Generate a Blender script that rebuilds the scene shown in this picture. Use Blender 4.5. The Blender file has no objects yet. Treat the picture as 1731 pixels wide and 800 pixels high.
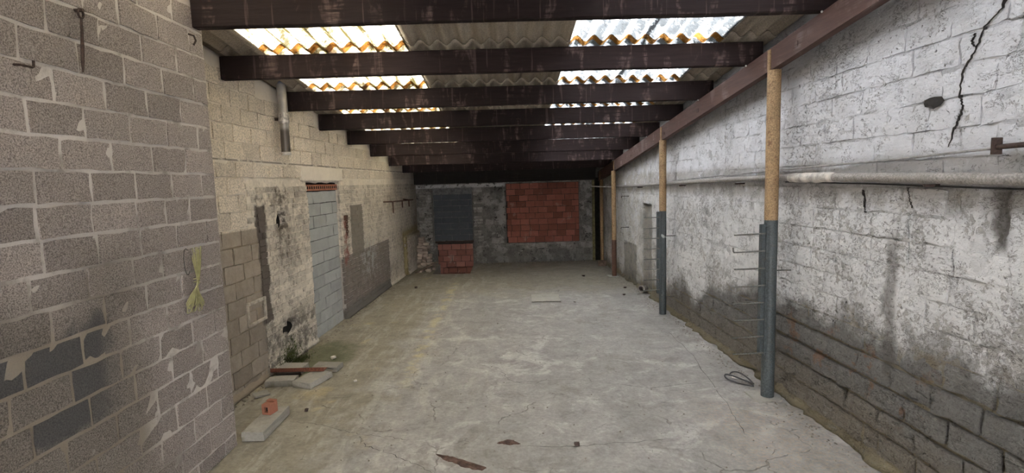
import bpy, bmesh, math, random
import numpy as np
from mathutils import Matrix, Vector

random.seed(7)
rng = np.random.default_rng(11)
scene = bpy.context.scene
COL = scene.collection

# ------------------------------------------------------------------ camera
cam_d = bpy.data.cameras.new('camera')
cam_d.sensor_width = 36.0
cam_d.lens = 890.0 / 1731.0 * 36.0
cam_d.clip_start = 0.05
cam = bpy.data.objects.new('camera', cam_d)
COL.objects.link(cam)
_y = np.array([-7.5 / 890, 92 / 890, 1.0]); _y /= np.linalg.norm(_y)
_r = math.radians(1.65)
_x = np.array([math.cos(_r), math.sin(_r), 0.0]); _x -= _y * _x.dot(_y); _x /= np.linalg.norm(_x)
_z = np.cross(_y, _x)
if _z[1] < 0:
    _z = -_z
R = np.array([_x, _y, _z])
M = Matrix(((R[0, 0], R[0, 1], -R[0, 2], 0), (R[1, 0], R[1, 1], -R[1, 2], 0), (R[2, 0], R[2, 1], -R[2, 2], 1.9), (0, 0, 0, 1)))
cam.matrix_world = M
scene.camera = cam

# ------------------------------------------------------------------ world, light, exposure
world = bpy.data.worlds.new('overcast_sky')
scene.world = world
world.use_nodes = True
bg = world.node_tree.nodes['Background']
bg.inputs[0].default_value = (1.0, 0.97, 0.965, 1)
bg.inputs[1].default_value = 20.0
scene.view_settings.view_transform = 'Standard'
scene.view_settings.look = 'None'
scene.view_settings.gamma = 1
scene.view_settings.use_curve_mapping = False
scene.view_settings.exposure = 0.0
scene.cycles.max_bounces = 12
scene.cycles.diffuse_bounces = 8
scene.cycles.transmission_bounces = 8


# ------------------------------------------------------------------ helpers
def link(o, parent=None):
    COL.objects.link(o)
    if parent is not None:
        o.parent = parent
    return o


def mesh_obj(name, verts, faces, mat=None, parent=None, smooth=False):
    me = bpy.data.meshes.new(name)
    me.from_pydata([tuple(map(float, v)) for v in verts], [], faces)
    me.update()
    if smooth:
        me.polygons.foreach_set('use_smooth', [True] * len(me.polygons))
    if mat:
        me.materials.append(mat)
    return link(bpy.data.objects.new(name, me), parent)


def bm_obj(name, bm, mat=None, parent=None, smooth=False):
    me = bpy.data.meshes.new(name)
    bmesh.ops.recalc_face_normals(bm, faces=bm.faces)
    bm.to_mesh(me); bm.free()
    if smooth:
        me.polygons.foreach_set('use_smooth', [True] * len(me.polygons))
        try:
            me.set_sharp_from_angle(angle=math.radians(40))
        except Exception:
            pass
    if mat:
        me.materials.append(mat)
    return link(bpy.data.objects.new(name, me), parent)


def empty(name, loc=(0, 0, 0), rz=0.0):
    o = bpy.data.objects.new(name, None)
    o.location = loc
    o.rotation_euler = (0, 0, rz)
    o.empty_display_size = 0.1
    return link(o)


def tag(o, label, cat, group=None, kind=None):
    o['label'] = label
    o['category'] = cat
    if group:
        o['group'] = group
    if kind:
        o['kind'] = kind
    return o


def bm_box(bm, x0, x1, y0, y1, z0, z1, bev=0.0):
    r = bmesh.ops.create_cube(bm, size=1.0)
    for v in r['verts']:
        v.co = Vector((x0 + (v.co.x + .5) * (x1 - x0), y0 + (v.co.y + .5) * (y1 - y0), z0 + (v.co.z + .5) * (z1 - z0)))
    if bev > 0:
        es = list({e for v in r['verts'] for e in v.link_edges})
        bmesh.ops.bevel(bm, geom=es, offset=bev, segments=2, affect='EDGES', profile=0.6)


def bm_tube(bm, pts, rad, seg=12, cap=True, rads=None):
    """a tube swept along points"""
    P = [Vector(p) for p in pts]
    rings = []
    up = None
    for i, p in enumerate(P):
        if i == 0: d = P[1] - P[0]
        elif i == len(P) - 1: d = P[-1] - P[-2]
        else: d = (P[i + 1] - P[i]).normalized() + (P[i] - P[i - 1]).normalized()
        d = d.normalized()
        if up is None:
            up = Vector((0, 0, 1)) if abs(d.z) < .9 else Vector((1, 0, 0))
        a = d.cross(up).normalized()
        up = a.cross(d).normalized()
        r = rads[i] if rads else rad
        rings.append([bm.verts.new(p + (a * math.cos(2 * math.pi * k / seg) + up * math.sin(2 * math.pi * k / seg)) * r) for k in range(seg)])
    for i in range(len(rings) - 1):
        for k in range(seg):
            bm.faces.new((rings[i][k], rings[i][(k + 1) % seg], rings[i + 1][(k + 1) % seg], rings[i + 1][k]))
    if cap:
        bm.faces.new(rings[0][::-1]); bm.faces.new(rings[-1])


def hashn(ix, iy, seed):
    h = (ix.astype(np.int64) * 374761393 + iy.astype(np.int64) * 668265263 + seed * 1442695041) & 0x7fffffff
    h = ((h ^ (h >> 13)) * 1274126177) & 0x7fffffff
    h = h ^ (h >> 16)
    return (h & 0xffff) / 65535.0


def vnoise(x, y, seed=0):
    ix = np.floor(x); iy = np.floor(y)
    fx = x - ix; fy = y - iy
    fx = fx * fx * (3 - 2 * fx); fy = fy * fy * (3 - 2 * fy)
    a = hashn(ix, iy, seed); b = hashn(ix + 1, iy, seed); c = hashn(ix, iy + 1, seed); d = hashn(ix + 1, iy + 1, seed)
    return (a * (1 - fx) + b * fx) * (1 - fy) + (c * (1 - fx) + d * fx) * fy


def fbm(x, y, seed=0, octs=4):
    s = 0; a = .5; t = 0
    for o in range(octs):
        s = s + a * vnoise(x * 2 ** o, y * 2 ** o, seed + o * 17); t += a; a *= .55
    return s / t


def smooth01(t):
    t = np.clip(t, 0, 1)
    return t * t * (3 - 2 * t)


# ------------------------------------------------------------------ materials (a little node language)
class NT:
    def __init__(s, name):
        s.mat = bpy.data.materials.new(name)
        s.mat.use_nodes = True
        s.t = s.mat.node_tree
        s.b = s.t.nodes['Principled BSDF']
        s.out = s.t.nodes['Material Output']
        g = s.t.nodes.new('ShaderNodeNewGeometry')
        s.pos = g.outputs['Position']
        sp = s.t.nodes.new('ShaderNodeSeparateXYZ')
        s.t.links.new(s.pos, sp.inputs[0])
        s.X, s.Y, s.Z = sp.outputs

    def _in(s, sock, v):
        if isinstance(v, bpy.types.NodeSocket):
            s.t.links.new(v, sock)
        elif isinstance(v, (tuple, list)) and len(v) == 3 and sock.type == 'RGBA':
            sock.default_value = (*v, 1)
        else:
            sock.default_value = v

    def m(s, op, a, b=0.0, c=0.0, clamp=False):
        n = s.t.nodes.new('ShaderNodeMath'); n.operation = op; n.use_clamp = clamp
        s._in(n.inputs[0], a); s._in(n.inputs[1], b); s._in(n.inputs[2], c)
        return n.outputs[0]

    def add(s, a, b): return s.m('ADD', a, b)
    def mul(s, a, b): return s.m('MULTIPLY', a, b)
    def sub(s, a, b): return s.m('SUBTRACT', a, b)
    def mx(s, a, b): return s.m('MAXIMUM', a, b)

    def vec(s, x, y, z):
        n = s.t.nodes.new('ShaderNodeCombineXYZ')
        s._in(n.inputs[0], x); s._in(n.inputs[1], y); s._in(n.inputs[2], z)
        return n.outputs[0]

    def scaled(s, sx, sy, sz, src=None):
        n = s.t.nodes.new('ShaderNodeVectorMath'); n.operation = 'MULTIPLY'
        s._in(n.inputs[0], src or s.pos); n.inputs[1].default_value = (sx, sy, sz)
        return n.outputs[0]

    def offset(s, src, v):
        n = s.t.nodes.new('ShaderNodeVectorMath'); n.operation = 'ADD'
        s._in(n.inputs[0], src or s.pos); s._in(n.inputs[1], v)
        return n.outputs[0]

    def noise(s, scale, detail=4, rough=.55, dist=0.0, vec=None):
        n = s.t.nodes.new('ShaderNodeTexNoise')
        s._in(n.inputs['Vector'], vec or s.pos)
        n.inputs['Scale'].default_value = scale; n.inputs['Detail'].default_value = detail
        n.inputs['Roughness'].default_value = rough; n.inputs['Distortion'].default_value = dist
        return n.outputs['Fac']

    def noisec(s, scale, detail=3, vec=None):
        n = s.t.nodes.new('ShaderNodeTexNoise')
        s._in(n.inputs['Vector'], vec or s.pos)
        n.inputs['Scale'].default_value = scale; n.inputs['Detail'].default_value = detail
        return n.outputs['Color']

    def voro(s, scale, feature='DISTANCE_TO_EDGE', vec=None, rand=1.0):
        n = s.t.nodes.new('ShaderNodeTexVoronoi'); n.feature = feature
        s._in(n.inputs['Vector'], vec or s.pos)
        n.inputs['Scale'].default_value = scale
        n.inputs['Randomness'].default_value = rand
        return n.outputs['Distance'] if feature == 'DISTANCE_TO_EDGE' else n.outputs[0]

    def ss(s, v, a, b, o0=0.0, o1=1.0):
        """smooth step of v from a to b"""
        n = s.t.nodes.new('ShaderNodeMapRange'); n.interpolation_type = 'SMOOTHSTEP'
        s._in(n.inputs['Value'], v)
        if a > b:
            a, b, o0, o1 = b, a, o1, o0
        n.inputs['From Min'].default_value = a; n.inputs['From Max'].default_value = b
        n.inputs['To Min'].default_value = o0; n.inputs['To Max'].default_value = o1
        return n.outputs[0]

    def band(s, v, a, b, soft=.02):
        return s.mul(s.ss(v, a - soft, a + soft), s.ss(v, b + soft, b - soft))

    def mix(s, f, a, b, blend='MIX'):
        n = s.t.nodes.new('ShaderNodeMix'); n.data_type = 'RGBA'; n.blend_type = blend
        s._in(n.inputs[0], f); s._in(n.inputs[6], a); s._in(n.inputs[7], b)
        return n.outputs[2]

    def mulc(s, col, f, lo, hi):
        """multiply a colour by a grey between lo and hi"""
        k = s.add(lo, s.mul(f, hi - lo))
        n = s.t.nodes.new('ShaderNodeVectorMath'); n.operation = 'SCALE'
        s._in(n.inputs[0], col); s._in(n.inputs[3], k)
        return n.outputs[0]

    def rnd(s):
        n = s.t.nodes.new('ShaderNodeObjectInfo')
        return n.outputs['Random']

    def bump(s, h, strength=.5, dist=.01, prev=None):
        n = s.t.nodes.new('ShaderNodeBump')
        n.inputs['Strength'].default_value = strength; n.inputs['Distance'].default_value = dist
        s._in(n.inputs['Height'], h)
        if prev is not None:
            s.t.links.new(prev, n.inputs['Normal'])
        return n.outputs[0]

    def done(s, col, rough=.9, normal=None, metal=0.0, spec=.25):
        s._in(s.b.inputs['Base Color'], col); s._in(s.b.inputs['Roughness'], rough)
        s._in(s.b.inputs['Metallic'], metal); s._in(s.b.inputs['Specular IOR Level'], spec)
        if normal is not None:
            s.t.links.new(normal, s.b.inputs['Normal'])
        return s.mat


def simple(name, col, rough=.8, metal=0.0, var=.35, scale=14, spec=.3, bump=.25, bscale=60):
    n = NT(name)
    a = n.noise(scale, 6, .6)
    c = n.mulc(n.vec(*col), n.ss(a, .3, .7), 1 - var, 1 + var)
    return n.done(c, rough, n.bump(n.noise(bscale, 4), bump, .004), metal, spec)


def mat_pier(name, mortar=False):
    n = NT(name)
    big = n.noise(1.1, 4, .6)
    gr = n.noise(150, 5, .8)
    gr2 = n.noise(230, 3, .7)
    low = n.mul(n.ss(n.add(n.Z, n.mul(n.sub(n.noise(1.5, 3), .5), .8)), 1.75, 1.25), n.ss(n.add(n.Y, n.mul(n.sub(n.noise(2.2, 3), .5), .6)), 3.25, 2.7))
    if mortar:
        c = n.mix(low, (.62, .58, .55), (.29, .25, .2))
        c = n.mix(n.mul(n.ss(n.noise(5, 5, .65), .5, .66), .7), c, (.28, .25, .22))
        c = n.mulc(c, gr, .7, 1.25)
    else:
        c = n.mulc(n.vec(.42, .37, .348), n.rnd(), .8, 1.12)
        c = n.mix(n.mul(low, .7), c, (.2, .178, .15))
        c = n.mulc(c, n.ss(gr, .38, .6), .42, 1.3)
        c = n.mix(n.mul(n.ss(n.noise(95, 4, .8), .6, .66), .7), c, (.09, .08, .072))
        c = n.mix(n.mul(n.ss(gr2, .63, .72), .5), c, (.55, .5, .45))
        mort = n.ss(n.noise(9, 5, .7), .66, .74)
        c = n.mix(n.mul(mort, .55), c, (.42, .39, .35))
        # a few near-black blue blocks low down at the near end
        dk = n.mul(n.band(n.add(n.Y, n.mul(n.sub(n.noise(4, 2), .5), .3)), 1.5, 2.72, .1), n.band(n.add(n.Z, n.mul(n.sub(n.noise(4, 2), .5), .3)), .78, 1.27, .05))
        c = n.mix(n.mul(n.mul(dk, .85), n.ss(n.rnd(), .12, .3)), c, n.mulc(n.vec(.088, .09, .094), gr, .2, 1.8))
    c = n.mulc(c, big, .82, 1.15)
    nm = n.bump(gr, .9 if not mortar else .5, .012)
    nm = n.bump(n.noise(14, 4, .6), .35, .012, nm)
    return n.done(c, .95, nm, 0, .1)


def left_masks(n):
    w = n.mul(n.sub(n.noise(5, 4, .6), .5), .16)
    w2 = n.mul(n.sub(n.noise(7, 4, .6, vec=n.offset(None, (3.3, 1.7, 5.1))), .5), .12)
    Y = n.add(n.Y, w); Z = n.add(n.Z, w2)
    box = lambda a, b, c, d, s=.015: n.mul(n.band(Y, a, b, s), n.band(Z, c, d, s))
    sharp = lambda a, b, c, d, s=.008: n.mul(n.band(n.add(n.Y, n.mul(w, .15)), a, b, s), n.band(n.add(n.Z, n.mul(w2, .15)), c, d, s))
    d = {}
    d['patch'] = sharp(3.7, 5.2, -1, 1.52)
    d['strip'] = box(5.16, 5.34, .55, 1.75, .02)
    d['dark'] = sharp(7.45, 9.86, -1, .9)
    d['panel'] = sharp(7.85, 8.42, .85, 1.62)
    d['low'] = box(5.1, 6.4, -1, .5, .1)
    d['yellow'] = n.mx(box(10.95, 11.1, -.2, .85, .05), n.mul(n.band(n.Y, 10.9, 12.4, .1), n.band(n.sub(n.Z, n.mul(n.sub(n.Y, 11), .02)), .78, .95, .1)))
    d['soot'] = n.mul(n.band(n.add(n.Y, w), 5.55, 5.85, .1), n.band(n.Z, 1.1, 1.95, .18))
    d['rust'] = n.mul(n.band(n.add(n.Y, n.mul(w, .5)), 7.52, 7.72, .03), n.band(n.Z, .75, 1.45, .1))
    return d


def mat_left(name, kind):
    """kind: block (grey concrete block), brick (white painted brick), mortar"""
    n = NT(name)
    d = left_masks(n)
    gr = n.noise(70, 3, .65)
    mid = n.noise(9, 6, .7)
    pit = n.ss(n.noise(24, 5, .72, .4), .56, .66)
    flake = n.ss(n.add(n.mul(n.noise(2.2, 3), .4), n.mul(n.noise(17, 6, .75, .5), .6)), .49, .56)
    white = n.mulc(n.vec(.8, .735, .645), mid, .75, 1.2)
    white = n.mix(n.mul(flake, .6), white, n.mulc(n.vec(.33, .29, .25), gr, .5, 1.4))
    white = n.mix(n.mul(pit, .6), white, (.08, .068, .058))
    if kind == 'block':
        c = n.mulc(n.vec(.72, .645, .56), n.rnd(), .86, 1.1)
        c = n.mulc(c, n.ss(gr, .33, .63), .62, 1.16)
        c = n.mulc(c, mid, .75, 1.22)
        c = n.mix(n.mul(d['patch'], .92), c, n.mulc(n.mulc(n.vec(.29, .25, .21), mid, .5, 1.5), n.rnd(), .8, 1.2))
    elif kind == 'brick':
        c = n.mulc(white, n.rnd(), .68, 1.0)
    else:
        brickzone = n.mul(n.ss(n.Y, 4.98, 5.05), n.ss(n.Z, 2.02, 1.98))
        up = n.mulc(n.vec(.8, .74, .66), mid, .8, 1.15)
        c = n.mix(brickzone, up, n.mulc(n.mix(.5, white, (.78, .72, .64)), mid, .85, 1.15))
        c = n.mix(d['patch'], c, n.mulc(n.vec(.33, .275, .215), mid, .7, 1.3))
    dk = (.2, .175, .158) if kind != 'mortar' else (.46, .43, .4)
    c = n.mix(n.mul(d['low'], n.ss(mid, .4, .6)), c, (.2, .185, .165))
    c = n.mix(d['strip'], c, n.mulc(n.vec(.13, .112, .1), gr, .6, 1.4))
    c = n.mix(n.mul(d['dark'], .93), c, n.mulc(n.vec(*dk), mid, .55, 1.45))
    bottom = n.mul(d['dark'], n.ss(n.add(n.Z, n.mul(n.sub(mid, .5), .2)), .22, .1))
    c = n.mix(bottom, c, (.17, .16, .15))
    bl = n.mul(n.mul(n.band(n.Y, 8.3, 9.0, .2), n.band(n.Z, .45, 1.0, .15)), n.ss(mid, .46, .56))
    c = n.mix(n.mul(bl, .6), c, (.5, .52, .52))
    c = n.mix(n.mul(d['panel'], .92), c, n.mulc(n.vec(.2, .18, .155), mid, .7, 1.3))
    c = n.mix(n.mul(d['soot'], n.ss(mid, .42, .62)), c, (.1, .082, .07))
    c = n.mix(n.mul(d['rust'], n.ss(mid, .4, .6)), c, (.24, .1, .08))
    c = n.mix(n.mul(d['yellow'], .8), c, (.26, .21, .06))
    led = n.mul(n.band(n.Z, 2.163, 2.18, .006), n.ss(mid, .35, .5))
    c = n.mix(n.mul(led, .75), c, (.09, .075, .065))
    # darker towards the back corner
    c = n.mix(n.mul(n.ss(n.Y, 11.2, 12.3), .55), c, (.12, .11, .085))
    nm = n.bump(gr, .5, .006)
    nm = n.bump(n.add(n.mul(flake, .6), n.mul(pit, 1.2)), .45, -.006, nm)
    nm = n.bump(n.noise(16, 5, .6), .4, .012, nm)
    return n.done(c, .93, nm, 0, .1)


def mat_right(name, mortar=False):
    n = NT(name)
    mid = n.noise(7, 6, .7)
    gr = n.noise(65, 4, .7)
    fine = n.noise(26, 6, .75, .6)
    n1 = n.noise(1.6, 4, .6)
    w = n.sub(n.noise(2.4, 6, .65), .5)
    # height of the paint line along the wall
    line = n.add(n.ss(n.Y, 4.6, 7.0, .84, .42), n.ss(n.Y, 7.2, 8.6, 0, -.3))
    below = n.sub(line, n.add(n.Z, n.mul(w, .75)))       # >0 below the line
    lowm = n.ss(below, -.12, .12)
    midz = n.ss(n.Z, 1.9, 1.55)                            # rougher zone under the pipe
    f = n.add(n.add(n.mul(fine, .55), n.mul(n1, .25)), n.mul(mid, .2))
    f = n.add(f, n.add(n.mul(midz, .052), n.mul(n.ss(below, -.5, .2), .03)))
    flake = n.ss(f, .572, .61)
    pits = n.ss(n.noise(36, 5, .7, .3), .615, .67)
    white = n.mulc(n.vec(.85, .86, .9), mid, .74, 1.14)
    white = n.mix(n.mul(midz, .55), white, n.mulc(n.vec(.76, .75, .73), mid, .65, 1.22))
    white = n.mix(n.mul(n.ss(n1, .45, .7), .35), white, (.42, .405, .385))
    if mortar:
        white = n.mulc(white, n.ss(n.noise(4, 4), .35, .6), .6, 1.0)
    grey = n.mulc(n.vec(.34, .325, .3), gr, .45, 1.5)
    c = n.mix(n.mul(flake, .72), white, grey)
    # bare lower courses
    bare = n.mulc(n.vec(.24, .232, .22), gr, .4, 1.55)
    bare = n.mix(n.mul(n.ss(mid, .5, .62), .5), bare, (.33, .32, .3))
    och = n.mul(n.ss(n.add(n.Z, n.mul(w, .5)), .5, .2), n.ss(n.Y, 12, 4))
    bare = n.mix(n.mul(och, .75), bare, n.mulc(n.vec(.29, .25, .195), gr, .4, 1.6))
    if mortar:
        bare = n.mix(.75, bare, n.mulc(n.vec(.36, .3, .19), mid, .4, 1.4))
    dkl = n.ss(n.noise(15, 7, .75, .8, vec=n.scaled(1, .55, 1.8)), .56, .64)
    bare = n.mix(n.mul(dkl, .75), bare, (.07, .065, .06))
    pll = n.ss(n.noise(17, 6, .75, .8, vec=n.offset(n.scaled(1, .6, 1.6), (5, 5, 5))), .57, .64)
    bare = n.mix(n.mul(pll, .6), bare, (.42, .4, .36))
    org = n.mul(n.mul(n.ss(n.noise(5, 4, .6), .57, .63), n.band(n.add(n.Z, n.mul(w, .3)), .38, .75, .08)), n.band(n.Y, 2.9, 4.4, .2))
    bare = n.mix(n.mul(org, .65), bare, (.33, .17, .09))
    c = n.mix(n.mul(lowm, .93), c, bare)
    c = n.mix(n.mul(pits, .8), c, (.06, .055, .05))
    # darker band along the pipe and the stain below it
    film = n.mul(n.band(n.add(n.Z, n.mul(w, .12)), 1.68, 1.98, .05), n.ss(mid, .3, .5))
    c = n.mix(n.mul(film, .62), c, (.27, .25, .22))
    run = n.mul(n.band(n.add(n.Y, n.mul(w, .12)), 3.17, 3.27, .03), n.band(n.Z, .6, 1.48, .08))
    c = n.mix(n.mul(run, .7), c, (.16, .148, .135))
    gouge_shade = n.mul(n.band(n.add(n.Y, n.mul(w, .1)), 2.5, 2.57, .02), n.band(n.Z, 1.5, 1.8, .03))
    c = n.mix(n.mul(gouge_shade, .8), c, (.1, .09, .08))  # shadow in the vertical gouge, painted as a dark line
    # two square dark render patches further back
    sq = n.mx(n.mul(n.band(n.add(n.Y, n.mul(w, .05)), 8.33, 8.82, .015), n.band(n.add(n.Z, n.mul(w, .1)), .05, 1.48, .02)),
              n.mul(n.band(n.add(n.Y, n.mul(w, .05)), 9.2, 10.1, .02), n.band(n.add(n.Z, n.mul(w, .1)), -.1, .72, .02)))
    c = n.mix(n.mul(sq, .85), c, n.mulc(n.vec(.19, .185, .175), mid, .4, 1.7))
    yl = n.mul(n.ss(n.Y, 6.5, 9.5), n.ss(mid, .35, .6))
    c = n.mix(n.mul(yl, .35), c, (.46, .41, .3))
    edge = n.ss(n.Z, .1, .0)
    c = n.mix(n.mul(edge, n.mul(mid, .7)), c, (.3, .27, .17))
    # beam's shade just under the roof, mixed into the colour
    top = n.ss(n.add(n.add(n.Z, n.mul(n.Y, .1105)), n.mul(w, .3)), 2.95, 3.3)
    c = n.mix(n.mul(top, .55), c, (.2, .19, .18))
    rv = n.scaled(1, .75, 1.5)
    rg = n.m('ABSOLUTE', n.sub(n.noise(7, 7, .68, .5, vec=rv), .5))
    rg2 = n.m('ABSOLUTE', n.sub(n.noise(19, 5, .7, .5, vec=rv), .5))
    crev = n.mx(n.mul(n.ss(rg, .009, .001), n.ss(n.noise(2.8, 4, .6), .5, .58)), n.mul(n.ss(rg2, .016, .002), n.ss(n.add(n.noise(4.2, 4, .6), n.mul(midz, .05)), .56, .62)))
    c = n.mix(n.mul(crev, .8), c, (.07, .06, .052))
    h = n.add(n.add(n.mul(flake, -.7), n.mul(pits, -1.0)), n.mul(crev, -1.6))
    nm = n.bump(h, .8, .01)
    nm = n.bump(n.noise(11, 6, .7), .7, .03, nm)
    nm = n.bump(n.mul(n.noise(24, 7, .75, .6, vec=n.scaled(1, .6, 1.9)), n.add(.3, n.mul(lowm, 1.8))), 1.0, .045, nm)
    nm = n.bump(n.mul(gr, n.add(.25, n.mul(lowm, .9))), .8, .01, nm)
    return n.done(c, .9, nm, 0, .12)


def mat_back(name, kind='rubble'):
    n = NT(name)
    mid = n.noise(6, 6, .7)
    gr = n.noise(40, 4, .7)
    base = {'rubble': (.17, .163, .152), 'brick': (.26, .25, .23)}[kind]
    c = n.mulc(n.vec(*base), mid, .2, 1.9)
    c = n.mulc(c, gr, .5, 1.6)
    if kind == 'brick':
        c = n.mulc(c, n.rnd(), .6, 1.3)
    else:
        c = n.mulc(c, n.rnd(), .65, 1.5)
    c = n.mix(n.mul(n.ss(n.noise(3.4, 5, .65), .53, .6), .65), c, (.38, .37, .35))
    c = n.mix(n.mul(n.mul(n.band(n.Z, 1.8, 1.88, .01), n.ss(n.X, .0, -.15)), n.ss(mid, .35, .5)), c, (.5, .5, .5))
    c = n.mix(n.ss(n.noise(9, 6, .78, .5), .56, .62), c, (.04, .038, .035))
    c = n.mix(n.mul(n.ss(n.Z, .5, .1), .5), c, (.13, .13, .115))
    nm = n.bump(mid, .8, .05)
    nm = n.bump(gr, .5, .01, nm)
    return n.done(c, .93, nm, 0, .1)


def mat_unit(name, col, var=.18, stain=(.5, .45, .4), st=.2, gscale=80):
    n = NT(name)
    gr = n.noise(gscale, 4, .6)
    c = n.mulc(n.vec(*col), n.rnd(), 1 - var, 1 + var)
    c = n.mulc(c, gr, .75, 1.25)
    c = n.mulc(c, n.noise(7, 4, .6), .75, 1.25)
    c = n.mix(n.mul(n.ss(n.noise(3.3, 5, .7), .58, .66), st), c, stain)
    nm = n.bump(gr, .35, .004)
    nm = n.bump(n.noise(20, 3), .25, .008, nm)
    return n.done(c, .88, nm, 0, .15)


def mat_floor():
    n = NT('worn_concrete_floor')
    wv = n.noisec(1.3, 3)
    warp = n.offset(None, n.scaled(.35, .35, 0, wv))
    big = n.noise(.75, 5, .6, .3)
    mid = n.noise(3.6, 7, .68, .4)
    fine = n.noise(38, 5, .7)
    c = n.mulc(n.mulc(n.vec(.282, .272, .26), mid, .4, 1.6), big, .75, 1.25)
    pale = n.ss(n.noise(2.2, 7, .72, .5, vec=n.offset(None, (4, 9, 1))), .52, .66)
    c = n.mix(n.mul(pale, .5), c, (.52, .505, .485))
    dark = n.ss(n.noise(1.7, 6, .7, .6, vec=n.offset(None, (14, 2, 7))), .54, .68)
    c = n.mix(n.mul(dark, .6), c, (.19, .18, .16))
    # olive damp zone along the left wall and at the back
    w = n.mul(n.sub(n.noise(1.8, 6, .65), .5), 1.3)
    ol = n.mx(n.ss(n.add(n.X, w), -1.0, -1.55), n.mul(n.ss(n.add(n.Y, n.mul(w, 2)), 8.2, 9.6), .9))
    c = n.mix(n.mul(ol, .72), c, n.mulc(n.vec(.22, .198, .145), n.mul(mid, 1.0), .4, 1.65))
    strk = n.noise(2.6, 6, .7, .2, vec=n.scaled(2.6, .5, 1))
    c = n.mix(n.mul(n.mul(n.ss(strk, .5, .62), n.ss(n.X, .4, -1.1)), .28), c, (.5, .48, .43))
    # faint yellow painted line, worn
    yl = n.mul(n.band(n.add(n.X, n.mul(n.sub(n.noise(3, 3), .5), .12)), -1.13, -.99, .05), n.ss(n.noise(5, 5, .7), .42, .6))
    yl = n.mul(yl, n.band(n.Y, 5.0, 10.2, .8))
    c = n.mix(n.mul(yl, .55), c, (.5, .43, .24))
    yp = n.mul(n.ss(n.noise(2.0, 3, .5, vec=n.offset(None, (1, 5, 3))), .6, .7), n.ss(n.X, -.7, -1.3))
    c = n.mix(n.mul(yp, .35), c, (.47, .37, .18))
    # green growth near the low hole
    gx = n.m('POWER', n.mul(n.add(n.X, 2.2), 1.9), 2.0); gy = n.m('POWER', n.mul(n.sub(n.Y, 5.75), 1.15), 2.0)
    gm = n.ss(n.add(n.add(gx, gy), n.mul(n.sub(mid, .5), 1.2)), .9, .1)
    c = n.mix(n.mul(gm, .75), c, (.075, .085, .035))
    rr = n.add(n.m('POWER', n.mul(n.sub(n.X, 0.132), 1 / .34), 2.0), n.m('POWER', n.mul(n.sub(n.Y, 5.411), 1 / .42), 2.0))
    rr = n.add(rr, n.mul(n.sub(n.noise(4, 5, .6), .5), 2.2))
    c = n.mix(n.mul(n.ss(rr, 1.05, .9), n.ss(mid, .42, .6)), c, (.42, .41, .39))
    # rust marks
    rx = n.mul(n.band(n.add(n.X, n.mul(w, .3)), 1.5, 2.3, .2), n.band(n.add(n.Y, w), 3.0, 4.3, .3))
    c = n.mix(n.mul(n.mul(rx, n.ss(fine, .45, .6)), .35), c, (.35, .24, .15))
    # cracks
    e1 = n.voro(.75, vec=n.offset(None, n.scaled(.9, .9, 0, n.noisec(1.6, 5))))
    e2 = n.voro(2.1, vec=n.offset(None, n.scaled(.5, .5, 0, n.noisec(3.2, 5))))
    cr = n.mx(n.mul(n.ss(e1, .0042, .001), n.ss(n.noise(2.3, 4), .46, .56)), n.mul(n.ss(e2, .007, .002), n.ss(mid, .55, .62)))
    c = n.mix(n.mul(cr, .5), c, (.13, .12, .105))
    spots = n.ss(n.noise(16, 4, .6), .69, .74)
    c = n.mix(n.mul(spots, .6), c, (.09, .08, .07))
    c = n.mulc(c, fine, .6, 1.4)
    c = n.mulc(c, n.noise(13, 6, .75, .3), .6, 1.4)
    nm = n.bump(fine, .5, .008)
    nm = n.bump(mid, .45, .03, nm)
    nm = n.bump(cr, .7, -.008, nm)
    rough = n.add(.62, n.mul(mid, .3))
    return n.done(c, rough, nm, 0, .3)


def mat_wood(name, base, pale, amt=.5, along='x'):
    n = NT(name)
    g = n.noise(5, 6, .65, .3, vec=n.scaled(*((.7, 8, 9) if along == 'x' else (9, .7, 9))))
    v = n.noise(4.5, 5, .6, .4, vec=n.scaled(*((2.2, 1, .7))))
    c = n.mulc(n.mulc(n.vec(*base), g, .45, 1.6), n.rnd(), .75, 1.25)
    c = n.mix(n.mul(n.mul(n.ss(v, .54, .7), n.ss(g, .35, .6)), amt), c, n.mulc(n.vec(*pale), g, .5, 1.4))  # on the purlins these pale patches paint in light from the skylights
    drip = n.ss(n.noise(3, 3, .5, vec=n.scaled(11, 1, .5)), .64, .7)
    c = n.mix(n.mul(drip, .3), c, pale)
    nm = n.bump(g, .5, .006)
    return n.done(c, .75, nm, 0, .15)


def mat_opaque_sheet():
    n = NT('fibre_cement_sheet')
    st = n.noise(3, 5, .65, .2, vec=n.scaled(9, .6, 1))
    sp = n.noise(90, 3, .7)
    c = n.mulc(n.vec(.33, .285, .225), st, .45, 1.4)
    c = n.mulc(c, n.rnd(), .75, 1.2)
    c = n.mulc(c, n.ss(sp, .35, .65), .75, 1.15)
    # dimness of the roof's low end without skylights, mixed into the colour
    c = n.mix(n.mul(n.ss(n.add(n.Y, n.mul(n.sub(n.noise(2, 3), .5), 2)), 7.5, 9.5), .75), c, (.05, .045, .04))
    return n.done(c, .9, n.bump(sp, .4, .004), 0, .15)


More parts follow.
